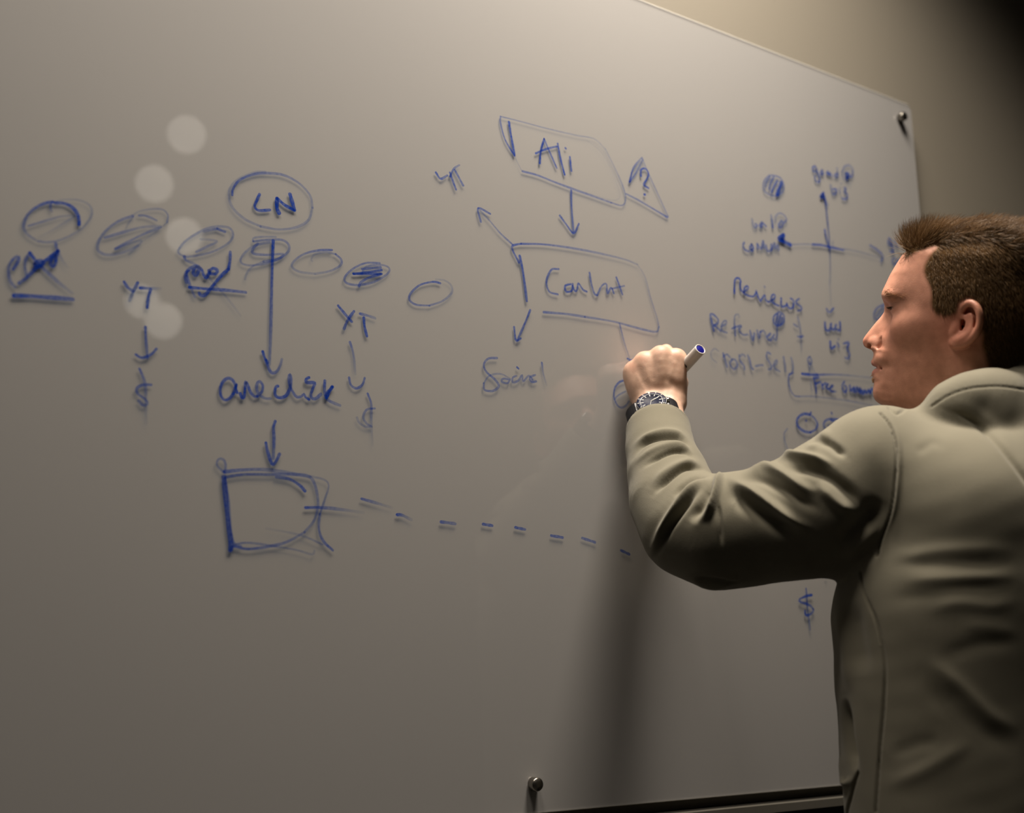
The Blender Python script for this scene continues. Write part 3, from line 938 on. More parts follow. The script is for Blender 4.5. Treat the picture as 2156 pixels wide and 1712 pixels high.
ROWS = [  # height, (distance behind the profile, half width)..., (x, half width)...
 (128, [(0, 0), (3, 8), (30, 20)], [(-20, 20)]),
 (110, [(0, 0), (4, 20), (12, 34), (25, 46)], [(20, 60), (-20, 64)]),
 (90, [(0, 0), (3, 20), (8, 32), (15, 42), (25, 51)], [(50, 61), (20, 70), (-20, 75)]),
 (64, [(0, 0), (3, 21), (7, 32), (12, 41), (20, 49), (28, 54)], [(60, 60), (30, 68), (0, 73), (-30, 76)]),
 (45, [(0, 0), (3, 19), (7, 31), (12, 41), (18, 48), (25, 53)], [(70, 59), (40, 66), (10, 72), (-30, 75)]),
 (36, [(0, 0), (2, 13), (5, 27), (9, 38), (14, 45), (20, 50)], [(80, 56.5), (60, 61), (40, 66), (10, 71), (-30, 75)]),
 (26, [(0, 0), (2, 7), (5, 11), (9, 15), (13, 22), (17, 33), (21, 42)], [(78, 52), (65, 59), (45, 65.5), (10, 71), (-30, 74)]),
 (16, [(0, 0), (2, 6.5), (5, 9.5), (10, 12.5), (15, 16), (20, 24), (25, 38)], [(74, 48), (66, 56), (50, 64), (30, 68), (0, 71)]),
 (5, [(0, 0), (2, 7), (6, 10), (12, 13), (18, 17), (23, 23), (28, 35)], [(78, 46), (68, 56), (50, 65.5), (25, 69.5), (0, 71)]),
 (-8, [(0, 0), (2, 7), (6, 10.5), (13, 14), (20, 17.5), (26, 23), (32, 33)], [(82, 43), (72, 52), (58, 60.5), (40, 66), (20, 69), (0, 70)]),
 (-20, [(0, 0), (1.5, 6), (4, 9.5), (9, 12.5), (15, 15), (22, 17.5), (27, 22), (34, 32)], [(85, 43), (70, 53), (50, 61), (30, 66), (10, 68), (-10, 67)]),
 (-30, [(0, 0), (1.5, 6.5), (4, 9.5), (9, 12), (15, 14.5), (21, 17), (25, 20), (28, 24), (35, 33)], [(85, 42.5), (70, 52), (50, 59.5), (30, 64), (10, 66)]),
 (-35, [(0, 0), (2, 9), (5, 15), (9, 21), (14, 27), (20, 35)], [(84, 42.5), (70, 51), (50, 58.5), (30, 63), (10, 64)]),
 (-45, [(0, 0), (2, 10), (5, 17), (9, 23), (14, 29), (20, 36)], [(82, 42), (70, 49.5), (50, 57), (30, 61.5), (10, 62)]),
 (-57, [(0, 0), (2, 12), (5, 18), (9, 23), (13, 27), (18, 32)], [(80, 38), (70, 46), (50, 54.5), (30, 59.5), (10, 60)]),
 (-67, [(0, 0), (2, 10), (5, 16), (9, 21), (15, 26), (22, 32)], [(78, 39), (60, 49), (40, 55.5), (20, 58), (5, 56)]),
 (-77, [(0, 0), (2, 12), (5, 18), (10, 24), (16, 30)], [(80, 36.5), (60, 47), (40, 53.5), (20, 55), (5, 52)]),
 (-89, [(0, 0), (2, 11), (5, 17), (10, 23), (18, 29)], [(78, 34.5), (60, 43.5), (40, 50), (22, 51), (8, 46), (0, 38)]),
 (-100, [(0, 0), (2, 10), (6, 17), (12, 23)], [(78, 31.5), (60, 39), (45, 43), (30, 43), (18, 36), (10, 25)]),
 (-108, [(0, 0), (3, 8), (8, 14)], [(65, 27), (50, 30), (40, 28), (30, 18), (20, 5)]),
 (-114, [(0, 0), (10, 2)], [(50, 3), (20, 1)])]
def face_table():
    xs = np.arange(-112, 146, 1.0); zs = np.arange(-120, 132, 1.0)
    D = np.arange(0, 260, 0.5)
    tab = []
    for z, fr, rear in ROWS:
        xf = x_front(z)
        pts = [(d, w) for d, w in fr]
        dl = pts[-1][0]
        pts += [(xf - X, w) for X, w in rear if xf - X > dl + 4]
        pts = np.array(pts)
        # interpolate w^2 so that the surface closes round at the profile
        tab.append(np.interp(D, pts[:, 0], pts[:, 1] ** 2))
    rz = np.array([r[0] for r in ROWS][::-1], float)
    tab = np.array(tab[::-1])
    G = np.zeros((len(xs), len(zs)))
    for j, z in enumerate(zs):
        i = int(np.clip(np.searchsorted(rz, z) - 1, 0, len(rz) - 2))
        t = np.clip((z - rz[i]) / (rz[i + 1] - rz[i]), 0, 1)
        t = t * t * (3 - 2 * t) * 0.5 + t * 0.5
        row = tab[i] * (1 - t) + tab[i + 1] * t
        xf = x_front(z)
        d = xf - xs
        g = np.interp(d, D, row)
        gX = [np.interp(x_front(rz[q]) - xs, D, tab[q]) for q in (i, i + 1)]
        gX = gX[0] * (1 - t) + gX[1] * t
        wd = np.clip((d - 7) / 15, 0, 1); wd = wd * wd * (3 - 2 * wd)
        g = g * (1 - wd) + gX * wd
        sl = (row[4] - row[0]) / 2.0
        g = np.where(d < 0, d * max(sl, 12), g)
        back = np.clip(-(xs + 5) / 75, 0, 1)
        g = np.where(xs < -5, g * (1 - back ** 2) - back * 200, g)
        g = np.where(z > 127, g - (z - 127) * 300, g)
        g = np.where(z < -113, g - (-113 - z) * 300, g)
        G[:, j] = g
    def gauss(A, s, ax):
        r = int(4 * s) + 1
        k = np.exp(-np.arange(-r, r + 1) ** 2 / (2 * s * s)); k /= k.sum()
        P = np.apply_along_axis(lambda v: np.convolve(np.pad(v, r, mode='edge'), k, mode='valid'), ax, A)
        return P
    S = gauss(gauss(G, 1.1, 0), 1.1, 1)
    S2 = gauss(gauss(G, 4.5, 0), 4.5, 1)
    # coarser smoothing over the cheek and skull, fine near the profile
    dd = np.array([[x_front(z) - x for z in zs] for x in xs])
    w = np.clip((dd - 26) / 16, 0, 1)
    S = S * (1 - w) + S2 * w
    return xs, zs, S

def lid_pt(yy, zz, s):                          # a point on the closed lid's surface
    q = 1 - ((yy - 0.0335) / 0.0165) ** 2 - ((zz - 0.0212) / 0.0130) ** 2
    return (0.0772 + 0.0136 * math.sqrt(max(q, 0.01)), yy * s, zz)
def head_mesh():
    h = 0.00115
    F = Field((-0.112, -0.100, -0.215), (0.142, 0.100, 0.136), h)
    xs, zs, G = face_table()
    gx, gz = np.gradient(G, 1.0, 1.0)
    def bil(A, X, Z):
        u = np.clip((X - xs[0]), 0, len(xs) - 1.001); v = np.clip((Z - zs[0]), 0, len(zs) - 1.001)
        i = u.astype(int); j = v.astype(int); fu = (u - i)[:, None]; fv = (v - j)[None, :]
        A = A
        return (A[np.ix_(i, j)] * (1 - fu) * (1 - fv) + A[np.ix_(i + 1, j)] * fu * (1 - fv) + A[np.ix_(i, j + 1)] * (1 - fu) * fv + A[np.ix_(i + 1, j + 1)] * fu * fv)
    X = F.ax[0] * 1000; Y = F.ax[1] * 1000; Z = F.ax[2] * 1000
    g = bil(G, X, Z).astype(np.float32); a = bil(gx, X, Z).astype(np.float32); b = bil(gz, X, Z).astype(np.float32)
    low = np.clip(-118 - Z, 0, None)[None, :]
    g = g - low * 40
    Y2 = (Y ** 2).astype(np.float32)
    gr = np.sqrt(4 * Y2[None, :, None] + (a ** 2 + b ** 2)[:, None, :] + 25)
    F.V[:] = (Y2[None, :, None] - g[:, None, :]) / gr * 0.001
    F.ellipsoid((-0.008, 0, 0.036), (0.098, 0.0755, 0.091), k=0.012)
    # neck
    nl = to_head(NECK + np.array([0, 0, -0.06])); nu = np.array([-0.022, 0, -0.03])
    F.cone(nu, nl, 0.054, 0.058, k=0.02)
    for s in (1, -1):
        F.cone((-0.012, 0.050 * s, -0.03), nl + np.array([0.045, 0.018 * s, 0.01]), 0.017, 0.014, k=0.018)
        F.cone((0.012, 0.040 * s, -0.085), (0.03, 0.03 * s, -0.10), 0.012, 0.012, k=0.02)
    F.cone((0.052, 0, -0.098), nl + np.array([0.035, 0, 0.03]), 0.018, 0.030, k=0.022)
    ez = 0.0212
    for s in (1, -1):
        # eyelids, brow roll, nose wing
        F.ellipsoid((0.0772, 0.0335 * s, ez), (0.0136, 0.0165, 0.0130), k=0.004)
        F.ellipsoid((0.1085, 0.0120 * s, -0.0255), (0.0095, 0.0070, 0.0080), k=0.004)
        F.ellipsoid((0.090, 0.034 * s, 0.034), (0.009, 0.017, 0.006), k=0.010)
        F.ellipsoid((0.055, 0.048 * s, -0.004), (0.026, 0.013, 0.018), k=0.02)
        F.cone((0.1055, 0.0135 * s, -0.0325), (0.0985, 0.0185 * s, -0.0420), 0.0050, 0.0040, k=0.009)
        # lid slit (half closed, looking down), crease over the lid, nostril, mouth line
        F.chain([(*lid_pt(yy, zz, s), rr) for yy, zz, rr in ((0.0225, 0.0180, 0.0009), (0.0260, 0.0184, 0.0016), (0.0310, 0.0188, 0.0021), (0.0360, 0.0190, 0.0021), (0.0420, 0.0194, 0.0020), (0.0475, 0.0200, 0.0010))], k=0.001, mode='sub')
        F.chain([(*lid_pt(yy, zz, s), rr) for yy, zz, rr in ((0.0230, 0.0250, 0.0006), (0.0280, 0.0268, 0.0009), (0.0340, 0.0276, 0.0010), (0.0400, 0.0272, 0.0008), (0.0440, 0.0262, 0.0003))], k=0.0025, mode='sub')
        F.ellipsoid((0.1140, 0.0125 * s, -0.0315), (0.0056, 0.0052, 0.0042), k=0.002, mode='sub')
        F.chain([(0.1000, 0.0215 * s, -0.020, 0.0003), (0.0990, 0.0230 * s, -0.027, 0.0006), (0.1015, 0.0215 * s, -0.0325, 0.0005)], k=0.006, mode='sub')
        F.chain([(0.108, 0.0, -0.0575, 0.0014), (0.1025, 0.013 * s, -0.0575, 0.0014), (0.0940, 0.0250 * s, -0.0590, 0.0016)], k=0.003, mode='sub')
        F.chain([(0.112, 0.002 * s, -0.051, 0.002), (0.1070, 0.012 * s, -0.0525, 0.0026), (0.0975, 0.0225 * s, -0.0575, 0.001)], k=0.004)
        F.chain([(0.108, 0.002 * s, -0.0655, 0.003), (0.1035, 0.011 * s, -0.0645, 0.0032), (0.0955, 0.0215 * s, -0.0605, 0.001)], k=0.004)
    # ears: helix, antihelix, tragus, lobe, concha
    def tube(spec, k, mode='add'):
        P = []
        for (cx, cy, yy, r) in spec:
            q = px_head(*cropA(cx, cy), yy * 0.001)
            P.append((q[0], q[1], q[2], r * 0.001))
        P = catmull(P, 0.002) if len(P) > 2 else P
        for s in (1, -1):
            F.chain([(p[0], p[1] * s, p[2], p[3]) for p in P], k, mode)
    dy = -4.0
    def E(sp): return [(x, y, yy + dy, r) for x, y, yy, r in sp]
    tube(E([(1150, 880, 70, 7), (1165, 930, 72, 7), (1140, 990, 72, 7), (1085, 1040, 71, 6)]), 0.006)
    tube(E([(1170, 830, 75, 3.5), (1195, 890, 79, 4), (1190, 960, 79, 4), (1155, 1020, 77, 5), (1090, 1060, 75, 5.5), (1045, 1070, 73, 5)]), 0.006)
    tube(E([(1108, 905, 73, 3.4), (1120, 940, 73, 6.0), (1108, 985, 74, 5.0)]), 0.003, 'sub')
    tube(E([(1125, 850, 78, 3.0), (1150, 820, 80, 3.0), (1190, 850, 83, 2.6), (1205, 910, 84, 2.4), (1195, 975, 83, 2.0)]), 0.003, 'sub')
    tube(E([(1080, 915, 71, 3.0), (1080, 850, 75, 3.0), (1105, 800, 79, 3.0), (1150, 777, 82, 3.2), (1193, 797, 85, 3.2), (1219, 850, 87, 3.1), (1223, 920, 87, 3.0),
             (1205, 985, 86, 3.0), (1165, 1040, 82, 3.4), (1110, 1078, 78, 4.6), (1050, 1088, 75, 4.6), (1022, 1075, 73, 3.6)]), 0.0025)
    tube(E([(1125, 870, 75, 1.8), (1158, 880, 79, 2.4), (1170, 930, 80, 2.6), (1150, 985, 79, 2.8), (1108, 1015, 76, 3.6)]), 0.003)
    tube(E([(1048, 930, 72, 4.0), (1050, 970, 73, 3.6), (1035, 1010, 71, 4.5)]), 0.005)
    tube(E([(1082, 960, 72, 3.2), (1085, 965, 62, 3.0)]), 0.001, 'sub')
    P, Q = F.mesh()
    P = relax(P, Q, 2, 0.45)
    return P, Q

hp, hq = head_mesh()                            # head coordinates, metres
hn = vnormals(hp, hq)
# where hair grows, in the side view of the head (left and right alike)
HAIRLINE = [(655, 425), (760, 385), (880, 345), (905, 360), (850, 430), (812, 500), (808, 545), (830, 600), (868, 660), (880, 720), (872, 780), (882, 825), (925, 868),
            (1000, 880), (1062, 860), (1075, 800), (1120, 755), (1180, 745), (1250, 800), (1262, 900), (1255, 1000), (1250, 1100), (1275, 1200), (1300, 1290), (1560, 1330),
            (2300, 1300), (2300, -200), (900, -200), (560, 100), (600, 330)]
hairpoly = np.array([px_head(*cropA(*q), 0.058)[[0, 2]] for q in HAIRLINE])
ear_out = (np.abs(hp[:, 1]) > 0.0800) & (hp[:, 2] < 0.046) & (hp[:, 2] > -0.05) & (hp[:, 0] > -0.040) & (hp[:, 0] < 0.03)
hair_in = in_poly(hp[:, 0], hp[:, 2], hairpoly) & ~ear_out
hd_, _ = poly_dist(hp[:, 0], hp[:, 2], np.vstack([hairpoly, hairpoly[:1]]))
hmask = np.clip(0.5 + np.where(hair_in, hd_, -hd_) / 0.006, 0, 1)

def skin_tint(p):
    """base colour of the skin by place on the head (head coordinates)"""
    c = np.tile(np.array([0.55, 0.272, 0.190]), (len(p), 1))
    def blob(cx, cy, cz, r, colr, amt):
        d = np.sqrt((p[:, 0] - cx) ** 2 + (np.abs(p[:, 1]) - cy) ** 2 + (p[:, 2] - cz) ** 2)
        w = (amt * np.exp(-(d / r) ** 2))[:, None]
        c[:] = c * (1 - w) + np.array(colr) * w
    blob(0.085, 0.04, -0.01, 0.03, (0.58, 0.245, 0.165), 0.6)
    blob(0.125, 0.0, -0.025, 0.014, (0.58, 0.215, 0.145), 0.7)
    blob(0.0, 0.085, 0.0, 0.035, (0.58, 0.215, 0.145), 0.7)
    # lips
    for (z0, r) in ((-0.0525, 0.0042), (-0.0635, 0.0055)):
        d = np.abs(p[:, 2] - (z0 - (np.abs(p[:, 1]) / 0.025) ** 2 * (0.004 if z0 > -0.058 else -0.004)))
        w = (np.exp(-(d / r) ** 4) * np.clip((0.027 - np.abs(p[:, 1])) / 0.006, 0, 1) * (p[:, 0] > 0.088))[:, None] * 0.75
        c[:] = c * (1 - w) + np.array([0.42, 0.16, 0.125]) * w
    return c
HAIR_C = np.array([0.150, 0.086, 0.037])
tint = skin_tint(hp)
tint = tint * (1 - hmask[:, None]) + HAIR_C * 0.8 * hmask[:, None]

M_skin = bpy.data.materials.new('skin')
M_skin.use_nodes = True
nt = M_skin.node_tree
b = nt.nodes['Principled BSDF']
b.inputs['Roughness'].default_value = 0.48
b.inputs['Specular IOR Level'].default_value = 0.4
sa_ = nt.nodes.new('ShaderNodeAttribute'); sa_.attribute_name = 'scalp'
sr_ = nt.nodes.new('ShaderNodeMapRange'); sr_.inputs['To Min'].default_value = 0.4; sr_.inputs['To Max'].default_value = 0.0
nt.links.new(sa_.outputs['Fac'], sr_.inputs['Value']); nt.links.new(sr_.outputs['Result'], b.inputs['Specular IOR Level'])
b.inputs['Subsurface Weight'].default_value = 0.12
b.inputs['Subsurface Radius'].default_value = (1.0, 0.35, 0.2)
b.inputs['Subsurface Scale'].default_value = 0.006
a_ = nt.nodes.new('ShaderNodeAttribute'); a_.attribute_name = 'tint'
n_1 = nt.nodes.new('ShaderNodeTexNoise'); n_1.inputs['Scale'].default_value = 90; n_1.inputs['Detail'].default_value = 6
n_2 = nt.nodes.new('ShaderNodeTexNoise'); n_2.inputs['Scale'].default_value = 900; n_2.inputs['Detail'].default_value = 3
t_ = nt.nodes.new('ShaderNodeTexCoord')
m_ = nt.nodes.new('ShaderNodeMix'); m_.data_type = 'RGBA'; m_.blend_type = 'MULTIPLY'; m_.inputs['Factor'].default_value = 0.55
c_ = nt.nodes.new('ShaderNodeValToRGB')
c_.color_ramp.elements[0].position = 0.3; c_.color_ramp.elements[0].color = (0.74, 0.66, 0.62, 1)
c_.color_ramp.elements[1].position = 0.7; c_.color_ramp.elements[1].color = (1.12, 1.08, 1.05, 1)
for nn in (n_1, n_2): nt.links.new(t_.outputs['Object'], nn.inputs['Vector'])
nt.links.new(n_1.outputs['Fac'], c_.inputs['Fac']); nt.links.new(a_.outputs['Color'], m_.inputs['A']); nt.links.new(c_.outputs['Color'], m_.inputs['B'])
nt.links.new(m_.outputs['Result'], b.inputs['Base Color'])
bp_ = nt.nodes.new('ShaderNodeBump'); bp_.inputs['Strength'].default_value = 0.25; bp_.inputs['Distance'].default_value = 0.0008
nt.links.new(n_2.outputs['Fac'], bp_.inputs['Height']); nt.links.new(bp_.outputs['Normal'], b.inputs['Normal'])

# ---------------------------------------------------------------- raised left hand and marker
TIP = on_plane(1380, 838) + np.array([0, -0.0012, 0])
MEND = at(1475, 735, 1.558)
MAX_ = (MEND - TIP) / np.linalg.norm(MEND - TIP)
MLEN = np.linalg.norm(MEND - TIP)
def mk(s): return TIP + MAX_ * s
WRIST = at(1388, 856, 1.572)
CAMDIR = (CAM - WRIST) / np.linalg.norm(CAM - WRIST)
mcp = [at(1424, 756, 1.592), at(1391, 750, 1.590), at(1357, 762, 1.594), at(1335, 781, 1.600)]   # index .. little finger
def finger_ik(a, tip, l1, l2, l3, bend):
    l23 = (l2 + l3) * 0.93
    d = tip - a; L = min(np.linalg.norm(d), (l1 + l23) * 0.995); u = d / np.linalg.norm(d)
    bend = bend - u * (bend @ u); bend = bend / np.linalg.norm(bend)
    x = (l1 * l1 - l23 * l23 + L * L) / (2 * L)
    hgt = math.sqrt(max(1e-8, l1 * l1 - x * x))
    pip = a + u * x + bend * hgt
    m = (pip + tip) / 2; v = tip - pip
    w = bend - v * (bend @ v) / (v @ v); w = w / (np.linalg.norm(w) + 1e-9)
    dip = pip + v * (l2 / (l2 + l3)) + w * 0.006
    return pip, dip
def hand_mesh():
    P_all = np.array(mcp + [WRIST, TIP])
    F = Field(P_all.min(0) - 0.06, np.maximum(P_all.max(0) + 0.05, 0), 0.0011)
    w_in = WRIST
    fdir = WRIST - at(1425, 1122, 1.37); fdir /= np.linalg.norm(fdir)
    # forearm end and wrist (flattened)
    side = CR * 0.98 + CU * 0.05
    for s, r in ((0.013, 0.0205), (-0.013, 0.0205)):
        F.cone(w_in + side * s - fdir * 0.075, w_in + side * s * 1.0, 0.022, r, k=0.012)
    # metacarpals
    base = [w_in + side * 0.018 + fdir * 0.012, w_in + side * 0.006 + fdir * 0.014, w_in - side * 0.006 + fdir * 0.014, w_in - side * 0.017 + fdir * 0.010]
    for i in range(4):
        F.cone(base[i], mcp[i], 0.0175, [0.0128, 0.0128, 0.0118, 0.0112][i], k=0.013)
    for t_, r_b in ((0.45, 0.0160), (0.62, 0.0150), (0.78, 0.0138), (0.92, 0.0125)):   # flat back of the hand
        q = [base[i] * (1 - t_) + mcp[i] * t_ + CAMDIR * 0.0012 for i in range(4)]
        F.chain([(*p, r_b) for p in q], 0.010)
    for i in range(4):                          # knuckles
        F.ellipsoid(mcp[i] + CU * 0.0020 + CAMDIR * 0.0008, (0.0100,) * 3, k=0.010)
    # fleshy outer edge of the palm
    F.cone(at(1350, 832, 1.588), at(1336, 795, 1.601), 0.013, 0.0118, k=0.015)
    # fingers
    bend = np.array([0.15, 0.35, 0.35])
    down = np.array([0, 0, -1.0])
    perp = np.cross(MAX_, CAMDIR); perp /= np.linalg.norm(perp)
    if perp @ CU < 0: perp = -perp
    up2 = np.cross(perp, MAX_)
    tips = [mk(0.036) + perp * 0.0135 - up2 * 0.002, mk(0.026) - perp * 0.004 + (CR * -1) * 0.013, at(1366, 818, 1.618), at(1350, 822, 1.612)]
    L = [(0.046, 0.027, 0.021), (0.050, 0.031, 0.022), (0.046, 0.029, 0.022), (0.036, 0.022, 0.019)]
    rr = [(0.0112, 0.0095, 0.0085, 0.0075), (0.0112, 0.0097, 0.0086, 0.0077), (0.0105, 0.0092, 0.0082, 0.0073), (0.0096, 0.0083, 0.0074, 0.0066)]
    for i in range(4):
        tip = tips[i].copy(); tip[1] = min(tip[1], -0.0095)
        pip, dip = finger_ik(mcp[i], tip, *L[i], bend)
        for q in (pip, dip): q[1] = min(q[1], -0.0115)
        r = rr[i]
        F.cone(mcp[i], pip, r[0], r[1], k=0.009); F.cone(pip, dip, r[1], r[2], k=0.003); F.cone(dip, tip, r[2], r[3], k=0.003)
        F.ellipsoid(pip, (r[1] * 1.04,) * 3, k=0.003)
    # thumb: ball, then two joints closing on the marker
    t0 = at(1418, 845, 1.585); t1 = at(1430, 806, 1.606); t2 = at(1428, 790, 1.632)
    tt = mk(0.042) - perp * 0.0125 + up2 * 0.004
    F.cone(t0, t1, 0.0175, 0.0125, k=0.014)
    F.cone(t1, t2, 0.0118, 0.0103, k=0.005); F.cone(t2, tt, 0.0103, 0.0083, k=0.004)
    P, Q = F.mesh()
    P = relax(P, Q, 2, 0.4)
    return P, Q
ap, aq = hand_mesh()
an_ = vnormals(ap, aq)
# tendons and veins on the back of the hand, creases over the knuckles
hx, hy_, hdpt = project(ap)
facing = np.clip((an_ @ CAMDIR - 0.15) / 0.4, 0, 1)
disp = np.zeros(len(ap))
for poly, sg, am in [([(1398, 840), (1420, 765)], 5, 0.00035), ([(1388, 838), (1391, 758)], 5, 0.00035), ([(1376, 838), (1360, 772)], 5, 0.00035), ([(1366, 838), (1340, 790)], 5, 0.00035),
                     ([(1408, 752), (1404, 790)], 6, -0.0005), ([(1374, 757), (1375, 795)], 6, -0.0005), ([(1346, 774), (1352, 805)], 6, -0.0004), ([(1405, 800), (1425, 815), (1436, 840)], 8, -0.0010)]:
    d, t = poly_dist(hx, hy_, np.array(poly, float))
    disp += am * np.exp(-(d / sg) ** 2)
ap = ap + an_ * (disp * facing)[:, None]
hand_tint = np.tile(np.array([0.56, 0.375, 0.285]), (len(ap), 1))
for q in [(1427, 742), (1391, 734), (1353, 752), (1332, 772)]:
    w = 0.55 * np.exp(-((hx - q[0]) ** 2 + (hy_ - q[1]) ** 2) / 12.0 ** 2)[:, None]
    hand_tint = hand_tint * (1 - w) + np.array([0.56, 0.30, 0.215]) * w

# the hidden rest of the body under the clothes, coarse
def body_core():
    F = Field((0.82, -0.66, 0.80), (1.62, -0.02, 1.66), 0.008)
    S = at(1865, 1010, 1.320); El = at(1455, 1108, 1.40)
    F.chain([(*NECK, 0.055), (*(NECK + np.array([0, 0, -0.12])), 0.10), (*(NECK + np.array([0, .01, -0.35])), 0.115), (*(NECK + np.array([0, .01, -0.62])), 0.12)], 0.05)
    F.chain([(*(NECK + np.array([0, 0, -0.06])), 0.045), (*S, 0.044), (*El, 0.034), (*(WRIST - CAMDIR * 0.004), 0.020)], 0.03)
    SR = NECK - TL * 0.19 + np.array([0, 0, -0.05])
    F.chain([(*(NECK + np.array([0, 0, -0.06])), 0.055), (*SR, 0.052), (1.49, -0.49, 1.15, 0.038), (1.40, -0.33, 1.03, 0.03)], 0.03)
    return F.mesh()
cp_, cq_ = body_core()
V = np.vstack([to_world(hp), ap, cp_])
Q = np.vstack([hq, aq + len(hp), cq_ + len(hp) + len(ap)])
T = np.vstack([tint, hand_tint, np.tile(np.array([0.6, 0.345, 0.235]), (len(cp_), 1))])
body = mesh_obj('body', V, Q, M_skin, person, attrs={'tint': T, 'scalp': np.concatenate([hmask, np.zeros(len(ap) + len(cp_))])})

# eyes
M_eye = bpy.data.materials.new('eye')
M_eye.use_nodes = True
nt = M_eye.node_tree
b = nt.nodes['Principled BSDF']
b.inputs['Roughness'].default_value = 0.08
a_ = nt.nodes.new('ShaderNodeAttribute'); a_.attribute_name = 'tint'
nt.links.new(a_.outputs['Color'], b.inputs['Base Color'])
for s in (1, -1):
    c = np.array([0.0774, 0.0335 * s, 0.0212]); R = 0.0120
    gaze = np.array([0.90, 0.10, -0.42]); gaze /= np.linalg.norm(gaze)
    v, f = lathe(c - gaze * R, gaze, [(max(1e-5, R * math.sin(math.pi * i / 24)), R - R * math.cos(math.pi * i / 24)) for i in range(25)], 32)
    dd = np.linalg.norm(v - (c + gaze * R), axis=1)
    ec = np.where((dd < 0.0024)[:, None], [0.01, 0.01, 0.01], np.where((dd < 0.006)[:, None], [0.10, 0.15, 0.17], [0.72, 0.66, 0.6]))
    mesh_obj('eye', to_world(v), f, M_eye, person, attrs={'tint': ec})

# hair strands
M_hair = bpy.data.materials.new('brown hair')
M_hair.use_nodes = True
nt = M_hair.node_tree
b = nt.nodes['Principled BSDF']
b.inputs['Roughness'].default_value = 0.45
b.inputs['Specular IOR Level'].default_value = 0.22
a_ = nt.nodes.new('ShaderNodeAttribute'); a_.attribute_name = 'tint'
nt.links.new(a_.outputs['Color'], b.inputs['Base Color'])
def strands(roots, normals, dirs, length, width, tints, seg=4, curl=None, seed=0):
    """each strand a tapering three-sided tube that leaves along its normal and bends to its direction"""
    n = len(roots)
    g = np.random.default_rng(seed)
    t = np.linspace(0, 1, seg + 1)
    P = np.zeros((n, seg + 1, 3)); P[:, 0] = roots
    for i in range(seg):
        w = (t[i] + t[i + 1]) / 2
        d = normals * (1 - w) ** 1.5 * 0.9 + dirs * (0.35 + w)
        if curl is not None: d = d + curl * w ** 1.5
        d /= np.linalg.norm(d, axis=1)[:, None] + 1e-9
        P[:, i + 1] = P[:, i] + d * (length / seg)[:, None]
    tg = np.gradient(P, axis=1); tg /= np.linalg.norm(tg, axis=2)[:, :, None] + 1e-12
    ref = g.normal(size=(n, 1, 3))
    a = np.cross(tg, ref); a /= np.linalg.norm(a, axis=2)[:, :, None] + 1e-12
    b2 = np.cross(tg, a)
    wd = (width[:, None] * np.array([1.0 - 0.85 * q ** 2 for q in t])[None])[:, :, None]
    R = np.stack([P + wd * (math.cos(k * 2.0944) * a + math.sin(k * 2.0944) * b2) for k in range(3)], 2)
    V = R.reshape(-1, 3)
    base = (np.arange(n) * (seg + 1) * 3)[:, None, None, None]
    i = (np.arange(seg) * 3)[None, :, None, None]
    k = np.arange(3)[None, None, :, None]
    k2 = (np.arange(3) + 1) % 3
    k2 = k2[None, None, :, None]
    Fq = np.concatenate([base + i + k, base + i + k2, base + i + 3 + k2, base + i + 3 + k], 3).reshape(-1, 4)
    C = np.repeat(tints, (seg + 1) * 3, axis=0)
    return V, Fq, C
def sample_roots(w, count, seed):
    """random roots over the head mesh, chance proportional to w"""
    g = np.random.default_rng(seed)
    fw = w[hq].min(1)
    ar = np.linalg.norm(np.cross(hp[hq[:, 2]] - hp[hq[:, 0]], hp[hq[:, 3]] - hp[hq[:, 1]]), axis=1) * fw
    pick = g.choice(len(hq), count, p=ar / ar.sum())
    u = g.random((count, 1)); v = g.random((count, 1))
    q = hq[pick]
    P = (hp[q[:, 0]] * (1 - u) * (1 - v) + hp[q[:, 1]] * u * (1 - v) + hp[q[:, 2]] * u * v + hp[q[:, 3]] * (1 - u) * v)
    N = hn[q].mean(1); N /= np.linalg.norm(N, axis=1)[:, None]
    return P, N, g
